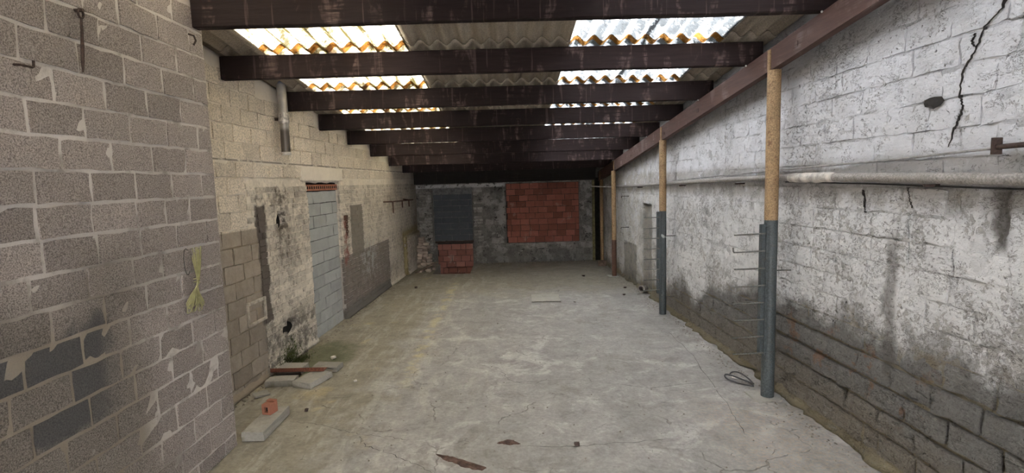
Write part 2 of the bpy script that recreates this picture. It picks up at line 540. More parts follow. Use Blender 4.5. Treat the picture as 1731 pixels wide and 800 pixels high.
def mat_skylight(name, tint, moss, mossamt, speck, speckamt):
    n = NT(name)
    ph = n.m('MULTIPLY_ADD', n.X, 1 / .149, 2.054 / .149)          # whole number on each crest
    fr = n.m('FRACT', n.add(ph, .5))
    dist = n.m('ABSOLUTE', n.sub(fr, .5))                                # 0 on crest, .5 in valley
    lng = n.noise(5, 5, .7, .3, vec=n.scaled(2.4, .8, 1))
    fib = n.noise(60, 5, .8, .5)
    blot = n.noise(42, 6, .78, .8)
    # dirt sits on one flank of each wave
    flank = n.mul(n.band(fr, .5, .98, .12), 1.0)
    m = n.mul(n.ss(n.add(n.mul(blot, .5), n.mul(lng, .5)), .4, .6), n.add(.35, n.mul(flank, .65)))
    m = n.ss(m, .06, .4)
    c = n.mix(n.mul(m, mossamt), n.vec(*tint), moss)
    s = n.mul(n.ss(n.add(n.mul(fib, .6), n.mul(blot, .4)), .52, .6), n.add(.25, n.mul(flank, .75)))
    s = n.ss(s, .25, .6)
    c = n.mix(n.mul(s, speckamt), c, speck)
    edge = n.ss(n.m('ABSOLUTE', n.sub(fr, .47)), .03, .0)
    c = n.mix(n.mul(edge, .4), c, tint)
    t = n.t
    tr = t.nodes.new('ShaderNodeBsdfTranslucent'); df = t.nodes.new('ShaderNodeBsdfDiffuse')
    n._in(tr.inputs[0], c); n._in(df.inputs[0], c)
    mxn = t.nodes.new('ShaderNodeMixShader'); mxn.inputs[0].default_value = .2
    t.links.new(tr.outputs[0], mxn.inputs[1]); t.links.new(df.outputs[0], mxn.inputs[2])
    t.links.new(mxn.outputs[0], n.out.inputs[0])
    return n.mat


def mat_paint_metal(name, col, rust=.25, rcol=(.2, .1, .045), rough=.55, spot=None):
    n = NT(name)
    a = n.noise(9, 6, .65)
    sp = n.noise(85, 4, .7)
    c = n.mulc(n.vec(*col), a, .6, 1.4)
    c = n.mix(n.mul(n.ss(n.noise(20, 5, .7), .55, .66), rust), c, rcol)
    c = n.mulc(c, n.ss(sp, .35, .65), .6, 1.2)
    if spot:
        c = n.mix(n.ss(n.noise(6, 1, .4, vec=n.scaled(1, 1, 1.3)), .64, .68), c, spot)
    return n.done(c, rough, n.bump(sp, .35, .003), 0.0, .4)


M_PIER = mat_pier('grey_block'); M_PIERM = mat_pier('grey_block_mortar', True)
M_LB = mat_left('left_block', 'block'); M_LK = mat_left('painted_brick', 'brick'); M_LM = mat_left('left_mortar', 'mortar')
M_RB = mat_right('whitewashed_block'); M_RM = mat_right('whitewashed_mortar', True)
M_BR = mat_back('back_rubble'); M_BK = mat_back('back_brick', 'brick')
M_FLOOR = mat_floor()
M_WOOD = mat_wood('dark_purlin_wood', (.018, .0115, .0115), (.14, .1, .09), .75)
M_WOODK = mat_wood('black_wood', (.02, .017, .016), (.05, .042, .036), .3)
M_STEEL = mat_wood('brown_steel', (.075, .045, .038), (.2, .17, .155), .5, 'y')
M_SHEET = mat_opaque_sheet()
M_SKYL = mat_skylight('mossy_translucent_sheet', (.95, .92, .85), (.215, .195, .115), 1.0, (.15, .12, .05), .9)
M_SKYR = mat_skylight('pale_translucent_sheet', (.93, .95, .97), (.245, .26, .27), 1.0, (.16, .17, .17), 1.0)
M_LAP = mat_skylight('orange_lap_glow', (.62, .44, .22), (.3, .17, .06), 1.0, (.18, .09, .03), .7)  # orange of light through the doubled sheets, put into the colour
M_RUSTY = mat_paint_metal('ochre_rust_post', (.31, .205, .11), .75, (.15, .07, .035), .75)
M_TEAL = mat_paint_metal('grey_teal_paint', (.066, .08, .085), .2, (.16, .12, .09), .5)
M_TEAL2 = mat_paint_metal('grey_teal_paint_chipped', (.066, .08, .085), .2, (.16, .12, .09), .5, (.45, .48, .47))
M_RUNG = mat_paint_metal('worn_rung_steel', (.13, .13, .12), .5, (.17, .1, .06), .45)
M_RUST = mat_paint_metal('dark_rust', (.1, .05, .035), .6, (.2, .09, .045), .8)
M_DARKRUST = mat_paint_metal('brown_black_rust', (.05, .032, .026), .4, (.1, .05, .035), .8)
M_DOORBLK = mat_unit('blue_grey_block', (.37, .385, .39), .13, (.36, .36, .28), .3)
M_DARKBLK = mat_unit('dark_blue_block', (.085, .095, .105), .12, (.2, .2, .2), .3)
M_RED = mat_unit('red_hollow_block', (.26, .1, .075), .3, (.5, .4, .34), .25)
M_RED2 = mat_unit('dull_red_block', (.3, .135, .11), .3, (.42, .36, .33), .5)
M_ORANGE = mat_unit('orange_brick', (.33, .145, .1), .12, (.45, .32, .26), .2)
M_JOINT = simple('dark_joint', (.035, .03, .028), .95)
M_CONC = mat_unit('loose_concrete', (.3, .29, .265), .15, (.18, .17, .12), .5, 60)
M_STONE = mat_unit('rubble_stone', (.42, .35, .3), .5, (.4, .36, .32), .5, 50)
M_BLACK = simple('hole_shade', (.012, .011, .01), .95)  # black standing in for the shade inside holes and gaps
M_CRACK = simple('crack_shadow', (.03, .027, .025), 1)
M_PIPE = mat_paint_metal('dirty_grey_pipe', (.27, .25, .23), .5, (.14, .12, .1), .6)
M_WRAP = simple('grimy_cloth_wrap', (.45, .42, .38), .95, var=.4)
M_CABLE = simple('black_cable', (.03, .03, .03), .6)
M_GREYCABLE = simple('grey_conduit', (.25, .24, .23), .6)
M_RUBBER = simple('black_rubber', (.03, .03, .032), .4, spec=.6)
M_ROPE = simple('yellow_green_cord', (.29, .275, .14), .8, var=.3)
M_MOSS = simple('green_moss', (.065, .085, .025), .95, var=.5)
M_WHITE = simple('white_scrap', (.6, .58, .55), .8)
M_STAIN = simple('brown_residue', (.1, .062, .05), .9, var=.5)
M_GREENWOOD = simple('mossy_timber', (.16, .145, .07), .9, var=.4)
M_OLDWOOD = simple('grey_brown_timber', (.16, .12, .09), .9, var=.4)


def mat_flue():
    n = NT('stained_flue_metal')
    a = n.noise(7, 6, .65, .4)
    c = n.mulc(n.vec(.42, .4, .38), a, .4, 1.5)
    c = n.mix(n.ss(n.Z, 2.56, 2.5), c, n.mulc(n.vec(.12, .105, .09), a, .5, 1.5))
    c = n.mix(n.ss(n.Z, 2.98, 3.02), c, (.14, .17, .26))
    return n.done(c, .38, n.bump(a, .2, .004), .55, .5)


M_FLUE = mat_flue()

# ------------------------------------------------------------------ geometry of the place
S_ROOF = .1105


def purlin_z(y):          # underside of the purlins
    return 3.39 - S_ROOF * y


def roof_z(y):            # underside of the roof sheets (valley line)
    return 3.592 - S_ROOF * y


Y_NEAR, Y_FAR = -3.2, 12.45
LEFT = (-2.479 - .043 * 5.15, .043)      # x = a + b*y
PIER = (-2.077 - 3.783 * -.0, 0.0)
RIGHT = (2.450, -.0225)
xl = lambda y: LEFT[0] + LEFT[1] * y
xr = lambda y: RIGHT[0] + RIGHT[1] * y
xp = lambda y: -2.077 - .025 * (3.783 - y)


def frame(name, x0, y0, ang):
    o = empty(name, (x0, y0, 0), ang)
    return o


def height_wall(name, u0, u1, top, h, mat, x0, y0, ang, res=.04, thick=.3, zbot=0.0):
    """a wall as a relief: local x = into the room, local y = along it. top(u), h(u,z) take arrays"""
    nu = max(2, int(abs(u1 - u0) / res)); nz = int(3.5 / res)
    us = np.linspace(u0, u1, nu + 1); ts = np.linspace(0, 1, nz + 1)
    U, T = np.meshgrid(us, ts, indexing='ij')
    Zt = zbot + T * (top(U) - zbot)
    Hh = h(U, Zt)
    V = np.stack([Hh, U, Zt], -1).reshape(-1, 3)
    idx = np.arange((nu + 1) * (nz + 1)).reshape(nu + 1, nz + 1)
    f = np.stack([idx[:-1, :-1], idx[1:, :-1], idx[1:, 1:], idx[:-1, 1:]], -1).reshape(-1, 4)
    verts = V.tolist(); faces = f.tolist()
    # close it at the back so that it is a solid wall
    ring = list(idx[:, 0]) + list(idx[-1, 1:]) + list(idx[-2::-1, -1]) + list(idx[0, -2:0:-1])
    base = len(verts)
    for i in ring:
        verts.append([-thick, V[i][1], V[i][2]])
    nr = len(ring)
    for k in range(nr):
        faces.append([int(ring[k]), base + k, base + (k + 1) % nr, int(ring[(k + 1) % nr])])
    faces.append([base + k for k in range(nr)][::-1])
    o = mesh_obj(name, verts, faces, mat)
    o.location = (x0, y0, 0); o.rotation_euler = (0, 0, ang)
    o['kind'] = 'structure'
    for p in o.data.polygons[:len(f)]:
        p.use_smooth = True
    return o


def unit_block(name, L, Hh, depth, rough, edge, seed, nx=4, nz=2, mat=None):
    """front-faced masonry unit, centre of its face at the origin, x = out of the wall"""
    r = np.random.default_rng(seed)
    verts, faces = [], []
    for i in range(nx + 1):
        for k in range(nz + 1):
            y = (i / nx - .5) * L; z = (k / nz - .5) * Hh
            b = (i in (0, nx)) or (k in (0, nz))
            x = r.normal(0, rough) - (rough * .6 if b else 0)
            if b:
                y += r.uniform(-edge, edge); z += r.uniform(-edge, edge)
            verts.append((x, y, z))
    g = lambda i, k: i * (nz + 1) + k
    for i in range(nx):
        for k in range(nz):
            faces.append((g(i, k), g(i + 1, k), g(i + 1, k + 1), g(i, k + 1)))
    ring = [g(i, 0) for i in range(nx + 1)] + [g(nx, k) for k in range(1, nz + 1)] + [g(i, nz) for i in range(nx - 1, -1, -1)] + [g(0, k) for k in range(nz - 1, 0, -1)]
    b0 = len(verts)
    nr = len(ring)
    for i in ring:
        verts.append((-depth, verts[i][1], verts[i][2]))
    for i in ring:
        verts.append(verts[i])
    for k in range(nr):
        faces.append((b0 + nr + k, b0 + k, b0 + (k + 1) % nr, b0 + nr + (k + 1) % nr))
    me = bpy.data.meshes.new(name)
    me.from_pydata(verts, [], faces); me.update()
    for p in me.polygons:
        if p.index < nx * nz:
            p.use_smooth = True
    if mat:
        me.materials.append(mat)
    return me


def lay(parent, name, variants, L0, H0, cells, limit=300, order=None, jitter=.002):
    """cells: list of (u, z, length, height, out). The largest-looking ones become parts, the rest one joined part"""
    if order:
        cells = sorted(cells, key=order)
    rest = cells[limit:]
    for (u, z, l, h, out) in cells[:limit]:
        me = random.choice(variants)
        o = bpy.data.objects.new(name, me)
        COL.objects.link(o); o.parent = parent
        o.location = (out + random.uniform(-jitter, jitter), u, z)
        o.scale = (1, l / L0 * random.choice((1, -1)) if False else l / L0, h / H0)
        o.rotation_euler = (random.uniform(-.006, .006), random.uniform(-.008, .008), random.uniform(-.006, .006))
    if rest:
        vs, fs = [], []
        data = []
        for me in variants:
            data.append((np.array([v.co[:] for v in me.vertices]), [list(p.vertices) for p in me.polygons]))
        base = 0
        for (u, z, l, h, out) in rest:
            V, Fc = random.choice(data)
            W = V * np.array([1, l / L0, h / H0]) + np.array([out + random.uniform(-jitter, jitter), u, z])
            vs.append(W); fs += [[i + base for i in f] for f in Fc]; base += len(V)
        V = np.concatenate(vs)
        o = mesh_obj('distant_' + name + 's', V, fs, variants[0].materials[0], parent)
        o['kind'] = 'stuff'


def courses(u0, u1, z0, z1, L, Hc, joint, keep, out=lambda u, z: 0.0, shift=None, phase=0.0, cutp=.06):
    """cells of a running bond between u0 and u1; keep(ua, ub, za, zb) -> bool"""
    cells = []
    k = 0
    z = z0
    while z + Hc <= z1 + 1e-6:
        u = u0 - L + ((k % 2) * L / 2 + phase) % L + (random.uniform(-.03, .03))
        while u < u1:
            l = L
            if random.random() < cutp:
                l = L * random.uniform(.45, .8)
            a, b = max(u, u0), min(u + l, u1)
            if b - a > .07 and keep(a, b, z, z + Hc):
                cells.append(((a + b) / 2, z + Hc / 2, b - a - joint, Hc - joint, out((a + b) / 2, z + Hc / 2)))
            u += l
        z += Hc; k += 1
    return cells


# ------------------------------------------------------------------ floor
PIT = (-1.66, -.85, 11.06, 12.6)


def build_floor():
    xs = np.concatenate([np.arange(-2.9, PIT[0], .05), np.linspace(PIT[0], PIT[1], 17), np.arange(PIT[1] + .05, 2.95, .05)])
    ys = np.concatenate([np.arange(Y_NEAR - 1.2, PIT[2], .05), np.linspace(PIT[2], 12.9, 36)])
    X, Y = np.meshgrid(xs, ys, indexing='ij')
    Z = (fbm(X * 1.2, Y * 1.2, 5) - .5) * .022 + (fbm(X * 9, Y * 9, 9, 3) - .5) * .006 - .006
    V = np.stack([X, Y, Z], -1).reshape(-1, 3)
    idx = np.arange(len(V)).reshape(X.shape)
    f = np.stack([idx[:-1, :-1], idx[1:, :-1], idx[1:, 1:], idx[:-1, 1:]], -1)
    cx = (X[:-1, :-1] + X[1:, 1:]) / 2; cy = (Y[:-1, :-1] + Y[1:, 1:]) / 2
    keep = ~((cx > PIT[0]) & (cx < PIT[1]) & (cy > PIT[2]) & (cy < PIT[3]))
    o = mesh_obj('floor', V, f[keep].tolist(), M_FLOOR, smooth=True)
    o['kind'] = 'structure'
    # the sunken pit in front of the low doorway
    bm = bmesh.new()
    x0, x1, y0, y1 = PIT
    bm_box(bm, x0 - .12, x0, y0 - .12, 12.43, -.75, -.012)
    bm_box(bm, x1, x1 + .12, y0 - .12, 12.43, -.75, -.012)
    bm_box(bm, x0, x1, y0 - .12, y0, -.75, -.012)
    bm_box(bm, x0 - .12, x1 + .12, y0 - .12, 12.43, -.85, -.75)
    bm_obj('pit_lining', bm, M_CONC, o)
    return o


FLOOR = build_floor()

# ------------------------------------------------------------------ left wall, far part
a_l = -math.atan(LEFT[1])
X_L0 = xl(0)
DOOR = (6.41, 7.46, .0, 1.965)


def h_left(U, Z):
    h = (fbm(U * 3, Z * 3, 3) - .5) * .02 - .006
    h = h + (fbm(U * 14, Z * 14, 8, 3) - .5) * .008
    brickz = (U > 5.03) & (Z < 1.99)
    h = h + np.where(brickz, .006, 0)
    d = (U > DOOR[0]) & (U < DOOR[1]) & (Z < DOOR[3])
    h = np.where(d, -.09, h)
    def hole(u, z, ru, rz, dep, s):
        r = np.sqrt(((U - u) / ru) ** 2 + ((Z - z) / rz) ** 2) + (fbm(U * 12, Z * 12, s, 2) - .5) * .6
        return -dep * smooth01((1.25 - r) / .3)
    h = h + hole(5.69, 1.55, .07, .11, .2, 4) + hole(5.74, .36, .13, .085, .22, 6) + hole(5.66, 1.73, .035, .04, .1, 9)
    h = h + .035 * smooth01((.1 - Z) / .1)
    # ledge where the wall was raised
    h = h + .02 * smooth01((2.185 - Z) / .012) * (Z > 2.15)
    # shallow projecting plinth near the back corner
    h = h + np.where((U > 11.05) & (Z < .82), .05, 0)
    return h


WALL_L = height_wall('wall_left', 3.55, 12.75, lambda u: roof_z(u) + .02, h_left, M_LM, X_L0, 0, a_l, .035, .5)


def keep_left_block(a, b, z0, z1):
    if z1 > roof_z(b) - .03: return False
    if z0 >= 1.99: return not (6.25 < b and a < 7.62 and z1 < 2.17)
    if b <= 5.22 and z1 <= 1.56: return True
    return b <= 5.05


V_LB = [unit_block('left_block_mesh', .30, .148, .03, .0022, .004, 100 + i, mat=M_LB) for i in range(8)]
cells = []
ZL0 = .107 - .159
for k in range(24):
    z0 = ZL0 + k * .159
    if z0 < -.06: z0 = .0
    z1 = ZL0 + (k + 1) * .159
    if z1 - z0 < .07: continue
    ph = ((k % 2) * .155)
    if z0 < 1.98:
        u1 = 5.2 if z1 < 1.57 else 5.02
    else:
        u1 = 12.45
    u = 3.8 - .31 + ph
    while u < u1:
        a, b = max(u, 3.78), min(u + .31, u1)
        if b - a > .06 and keep_left_block(a, b, z0, z1):
            cells.append(((a + b) / 2, (z0 + z1) / 2, b - a - .012, z1 - z0 - .011, .006))
        u += .31
lay(WALL_L, 'concrete_block', V_LB, .30, .148, cells, 300, lambda c: c[0])
# long concrete lintel above the blocked doorway
bm = bmesh.new(); bm_box(bm, -.04, .016, 6.26, 7.6, 1.985, 2.155, .004)
bm_obj('lintel', bm, M_LM, WALL_L)

V_LK = [unit_block('left_brick_mesh', .208, .058, .03, .0022, .0035, 200 + i, 3, 1, mat=M_LK) for i in range(10)]


def keep_brick(a, b, z0, z1):
    if a < DOOR[1] and b > DOOR[0] and z0 < DOOR[3]: return False
    u, z = (a + b) / 2, (z0 + z1) / 2
    if ((u - 5.69) / .13) ** 2 + ((z - 1.56) / .14) ** 2 < 1: return False
    if ((u - 5.74) / .17) ** 2 + ((z - .36) / .11) ** 2 < 1: return False
    if b - a < .08: return False
    return True


def out_left(u, z):
    o = .009 if z > .5 else .011
    if u > 11.05 and z < .8: o += .05
    return o + random.uniform(-.002, .003)


cells = []
for (u0, u1) in ((5.2, DOOR[0]), (DOOR[1], 12.42)):
    cells += courses(u0, u1, .02, 1.99, .218, .0657, .0085, keep_brick, out_left, cutp=.12)
cells += courses(5.02, 5.2, 1.57, 1.99, .218, .0657, .0085, keep_brick, out_left)
lay(WALL_L, 'brick', V_LK, .208, .058, cells, 300, lambda c: c[0], .002)

# square pale mortar ring round one block low on the wall (re-set block)
bm = bmesh.new()
for (a, b, c, d) in ((4.86, 5.22, .80, .835), (4.86, 5.22, .60, .63), (4.86, 4.9, .63, .80), (5.18, 5.22, .63, .80)):
    bm_box(bm, -.01, .022, a, b, c, d, .008)
bm_obj('mortar_ring', bm, simple('pale_ring_mortar', (.42, .38, .33), .95), WALL_L)

for (yy, zz, ry, rz) in ((5.69, 1.55, .066, .1), (5.74, .36, .12, .075), (5.66, 1.73, .03, .035)):
    V = [(-.045, yy, zz)] + [(-.045, yy + ry * math.cos(t) * random.uniform(.8, 1.15), zz + rz * math.sin(t) * random.uniform(.8, 1.15)) for t in np.linspace(0, 2 * math.pi, 15)[:-1]]
    mesh_obj('hole_shade_disc', V, [(0, 1 + k, 1 + (k + 1) % 14) for k in range(14)], M_BLACK, WALL_L)  # black disc painted in for the shade inside each hole
# blocked doorway in the left wall
DOORO = empty('door_1', (xl(0), 0, 0), a_l); DOORO['kind'] = 'structure'
V_D = [unit_block('door_block_mesh', .39, .148, .05, .0015, .003, 300 + i, mat=M_DOORBLK) for i in range(6)]
cells = courses(DOOR[0] + .02, DOOR[1] - .02, .0, 1.86, .405, .1545, .009, lambda a, b, c, d: True, lambda u, z: -.03 + random.uniform(-.003, .003), cutp=0)
lay(DOORO, 'concrete_block', V_D, .39, .148, cells)
bm = bmesh.new(); bm_box(bm, -.09, -.046, DOOR[0], DOOR[1], 0, 1.965)
bm_obj('joint_backing', bm, M_JOINT, DOORO)
bm = bmesh.new()
bmb = bm
n_b = 5
w = (DOOR[1] - DOOR[0] - .03) / n_b
for i in range(n_b):
    bm = bmesh.new()
    y0 = DOOR[0] + .015 + i * w; y1 = y0 + w - .008
    bm_box(bm, -.08, -.012, y0, y1, 1.862, 1.938, .003)
    hb = bm_obj('hollow_brick', bm, M_ORANGE, DOORO)
    for q in range(3):
        b2 = bmesh.new()
        c = y0 + (q + .5) * (y1 - y0) / 3
        bm_box(b2, -.03, -.0105, c - .019, c + .019, 1.882, 1.918, .004)  # solid black plug, paints the shade of a core hole
        bm_obj('core_hole_shade', b2, M_BLACK, hb)
bmb.free()

# ------------------------------------------------------------------ left wall, near part (thicker, projecting)
a_p = -math.atan(.025)


def h_pier(U, Z):
    return (fbm(U * 3, Z * 3, 33) - .5) * .004 - .002 + (fbm(U * 16, Z * 16, 38, 3) - .5) * .010


# local origin: point on the pier plane at y=0
WALL_P = height_wall('wall_left_near', -3.3, 3.775, lambda u: roof_z(u) + .02, h_pier, M_PIERM, xp(0), 0, a_p, .05, .85)
V_P = [unit_block('near_block_mesh', .30, .148, .03, .0022, .0045, 400 + i, mat=M_PIER) for i in range(10)]
cells = []
for k in range(24):
    z0 = ZL0 + k * .159; z1 = z0 + .159
    z0 = max(z0, 0)
    if z1 - z0 < .05: continue
    u = 3.775
    first = .31 if k % 2 else .155
    cur = u; l = first
    while cur > .9:
        a, b = cur - l, cur
        if z1 < roof_z(b) - .03:
            cells.append(((a + b) / 2, (z0 + z1) / 2, b - a - .019, z1 - z0 - .017, .0035 + random.uniform(-.0025, .003)))
        cur -= l
        l = .31 if random.random() > .08 else random.choice((.16, .24))
lay(WALL_P, 'concrete_block', V_P, .30, .148, cells, 300, lambda c: -c[0])
# lumps of squeezed mortar
# ------------------------------------------------------------------ right wall
a_r = math.pi - math.atan(RIGHT[1])
X_R0 = xr(0)
# local y = -world y (approximately)


def line_z(y):
    return np.interp(y, [2, 4.5, 7, 8.6, 12], [.8, .85, .45, .15, .12])


def h_right(U, Z):
    y = -U
    h = (fbm(U * 1.3, Z * 1.3, 53) - .5) * .03 + (fbm(U * 6, Z * 8, 54) - .5) * .022 + (fbm(U * 22, Z * 24, 55, 3) - .5) * .012 - .004
    low = smooth01((line_z(y) - Z) / .2)
    h = h - .012 * low + (fbm(U * 9, Z * 16, 59, 3) - .5) * .03 * low
    h = h + .085 * smooth01((.07 - Z - (fbm(U * 4, Z * 0, 77) - .5) * .14) / .12) + .03 * (fbm(U * 8, Z * 8, 78) - .3) * smooth01((.2 - Z) / .1)
    # recessed slot with the clay pipe, small broken hole, long ledges
    h = h - .07 * ((y > 8.33) & (y < 8.82) & (Z < 1.48))
    for (ya, yb, z0, s) in ((3.2, 4.35, 2.275, .0), (2.2, 3.4, 2.432, 0), (2.2, 2.7, 2.26, 0)):
        h = h + .014 * np.exp(-((Z - z0) / .012) ** 2) * (y > ya) * (y < yb)
    h = h - .04 * np.exp(-((y - 2.535 - .01 * np.sin(Z * 30)) / .016) ** 2) * (Z > 1.5) * (Z < 1.8)
    return h


WALL_R = height_wall('wall_right', -12.75, 3.4, lambda u: roof_z(-u) + .02, h_right, M_RM, X_R0, 0, a_r, .035, .55)
V_RB = [unit_block('right_block_mesh', .30, .15, .03, .004, .007, 500 + i, 5, 3, mat=M_RB) for i in range(14)]


def keep_r(a, b, z0, z1):
    y0, y1 = -b, -a
    if z1 > roof_z(y1) - .02: return False
    if y0 < 8.84 and y1 > 8.3 and z0 < 1.48: return False
    if y0 < 2.56 and y1 > 2.51 and z1 > 1.5 and z1 < 1.8: return False
    if z1 < .1: return False
    return True


def out_r(u, z):
    lo = float(smooth01((line_z(-u) - z) / .2))
    return .0025 + lo * .012 + random.uniform(-.002, .002) * (1 + 2.5 * lo)


cells = courses(-12.4, -1.3, .05, 3.5, .315, .159, .012, keep_r, out_r, cutp=.05)
cells = [(u, z, l - (.012 if z < line_z(-u) else 0), h - (.012 if z < line_z(-u) else 0), o) for (u, z, l, h, o) in cells]
lay(WALL_R, 'concrete_block', V_RB, .30, .15, cells, 300, lambda c: -c[0], .0015)

# the long crack: a jagged dark groove with widening, on the wall's face
def crack(parent, pts, name='crack', out=.0115):
    vs, fs = [], []
    for i, (y, z, w) in enumerate(pts):
        w *= .6
        vs += [(out, -y - w, z), (out, -y + w, z), (out - .03, -y, z)]
    for i in range(len(pts) - 1):
        a = i * 3; b = a + 3
        fs += [(a, b, b + 1, a + 1), (a, a + 2, b + 2, b), (a + 1, b + 1, b + 2, a + 2)]
    return mesh_obj(name, vs, fs, M_CRACK, parent)


def jag(ctrl, n=6, amp=.008, w=.003):
    out = []
    for i in range(len(ctrl) - 1):
        (y0, z0, w0), (y1, z1, w1) = ctrl[i], ctrl[i + 1]
        for k in range(n):
            t = k / n
            out.append((y0 + (y1 - y0) * t + random.uniform(-amp, amp), z0 + (z1 - z0) * t, (w0 + (w1 - w0) * t) * random.uniform(.5, 1.4)))
    out.append(ctrl[-1])
    return out


def wr_pt(px, py):   # where a sight line of the camera meets the right wall (used once, to measure)
    return None


crack(WALL_R, jag([(2.57, 2.78, .002), (2.59, 2.66, .002), (2.68, 2.6, .0015), (2.72, 2.5, .003), (2.79, 2.41, .0016), (2.80, 2.28, .0016), (2.775, 2.22, .002), (2.79, 2.17, .008), (2.82, 2.12, .002), (2.85, 2.02, .0008)], 7, .006))
crack(WALL_R, jag([(2.72, 2.51, .003), (2.75, 2.54, .002), (2.73, 2.58, .002)]))
for (y, z, dy, dz) in ((3.5, 1.78, .03, -.15), (3.12, 1.8, .04, -.12)):
    crack(WALL_R, jag([(y, z, .0004), (y - dy * .5, z + dz * .5, .0012), (y - dy, z + dz, .0004)], 9, .009), out=.011)
# crumbled hole: a shallow dark lens painted for the shade inside it
random.seed(4)
rim, mid_, inn = [], [], []
for k in range(14):
    t = 2 * math.pi * k / 14
    q = random.uniform(.8, 1.25) * (1.15 if math.cos(t) < 0 else 1)
    rim.append((.0105, -2.945 + .062 * math.cos(t) * q, 2.272 + .032 * math.sin(t) * q))
    inn.append((.0065, -2.945 + .044 * math.cos(t) * q, 2.272 + .02 * math.sin(t) * q))
V = rim + inn + [(.005, -2.945, 2.272)]
Fh = [(k, (k + 1) % 14, 14 + (k + 1) % 14, 14 + k) for k in range(14)] + [(14 + k, 14 + (k + 1) % 14, 28) for k in range(14)]
mesh_obj('broken_hole_shade', V, Fh, M_CRACK, WALL_R)

# ------------------------------------------------------------------ back wall
WIN_R = (-.05, 1.675, .455, 1.865)
WIN_B = (-1.775, -.855, .55, 1.79)
LOWD = (-1.72, -.86, -.75, .5)


def h_back(U, Z):
    h = (fbm(U * 2.5, Z * 2.5, 61) - .5) * .05 + (fbm(U * 11, Z * 11, 63) - .5) * .03 - .01
    for (a, b, c, d) in (WIN_R, WIN_B, LOWD):
        h = np.where((U > a) & (U < b) & (Z > c) & (Z < d), -.1, h)
    # pockets where joists sat
    for (a, b, c, d) in ((-.42, -.2, .95, 1.13), (.28 - .68, -.2, 1.4, 1.55), (1.8, 1.95, 1.25, 1.45), (1.78, 1.95, .95, 1.05), (-.17, -.12, 1.45, 1.8)):
        h = np.where((U > a) & (U < b) & (Z > c) & (Z < d), -.07, h)
    h = h + .05 * smooth01((.38 - Z) / .06) * (U > -.8)
    return h


WALL_B = height_wall('wall_back', -2.9, 2.9, lambda u: 0 * u + 2.2, h_back, M_BR, 0, Y_FAR, -math.pi / 2, .03, .35, -.8)
# narrow bricks either side of the blue panel
V_BK = [unit_block('back_brick_mesh', .2, .055, .04, .004, .005, 600 + i, 2, 1, mat=M_BK) for i in range(8)]
ok = lambda a, b, c, d: b - a > .06
cells = courses(-2.12, -1.8, .1, 1.78, .2, .068, .014, ok, lambda u, z: .016 + random.uniform(-.008, .008), cutp=.3)
cells += courses(-.83, -.6, .52, 1.78, .2, .068, .014, ok, lambda u, z: .018 + random.uniform(-.006, .006), cutp=.3)
lay(WALL_B, 'brick', V_BK, .2, .055, cells, 300)
V_BR = [unit_block('back_block_mesh', .28, .14, .05, .007, .012, 640 + i, 4, 2, mat=M_BR) for i in range(8)]
def keep_b(a, b, c, d):
    for (p, q, r, s) in (WIN_R, WIN_B, LOWD):
        if a < q and b > p and c < s and d > r: return False
    if a < -1.79 or (a < -.58 and d > .5 and b < -.55): return False
    return random.random() < .8
cells = courses(-.56, 2.1, .0, 1.9, .3, .15, .02, keep_b, lambda u, z: .012 + (.05 if z < .38 else 0) + random.uniform(-.02, .016), cutp=.3)
lay(WALL_B, 'rough_block', V_BR, .28, .14, cells, 300)

W2 = empty('window_2', (0, Y_FAR, 0), -math.pi / 2); W2['kind'] = 'structure'
V_R = [unit_block('red_block_mesh', .208, .132, .05, .0022, .003, 660 + i, 3, 2, mat=M_RED) for i in range(8)]
cells = courses(WIN_R[0] + .005, WIN_R[1] - .005, WIN_R[2], WIN_R[3], .2175, .141, .0105, ok, lambda u, z: -.006 + random.uniform(-.007, .005), cutp=.04)
lay(W2, 'red_block', V_R, .208, .132, cells)
bm = bmesh.new(); bm_box(bm, -.1, -.034, *WIN_R); bm_obj('joint_backing', bm, M_JOINT, W2)
bm = bmesh.new(); bm_box(bm, -.05, .03, WIN_R[0] - .02, WIN_R[1] + .04, WIN_R[2] - .05, WIN_R[2] - .005, .006); bm_obj('sill', bm, M_BR, W2)

W1 = empty('window_1', (0, Y_FAR, 0), -math.pi / 2); W1['kind'] = 'structure'
V_B2 = [unit_block('blue_block_mesh', .4, .13, .05, .0018, .003, 680 + i, 4, 2, mat=M_DARKBLK) for i in range(5)]
cells = courses(WIN_B[0] + .005, WIN_B[1] - .005, WIN_B[2], WIN_B[3], .41, .1378, .007, ok, lambda u, z: -.02 + random.uniform(-.003, .003), cutp=0)
lay(W1, 'concrete_block', V_B2, .4, .13, cells)
bm = bmesh.new(); bm_box(bm, -.1, -.034, *WIN_B); bm_obj('joint_backing', bm, simple('grey_joint', (.17, .17, .17), .95), W1)
bm = bmesh.new(); bm_box(bm, -.08, .03, WIN_B[0] + .02, WIN_B[1] + .01, .5, .545, .005); bm_obj('sill_beam', bm, M_DARKRUST, W1)

D2 = empty('door_2', (0, Y_FAR, 0), -math.pi / 2); D2['kind'] = 'structure'
V_R2 = [unit_block('dull_red_block_mesh', .208, .13, .05, .0022, .004, 700 + i, 3, 2, mat=M_RED2) for i in range(6)]
cells = courses(LOWD[0] + .005, LOWD[1] - .005, -.66, .5, .2175, .141, .012, ok, lambda u, z: -.035 + random.uniform(-.005, .005), cutp=.04)
lay(D2, 'red_block', V_R2, .208, .13, cells)
bm = bmesh.new(); bm_box(bm, -.1, -.06, *LOWD); bm_obj('joint_backing', bm, M_JOINT, D2)

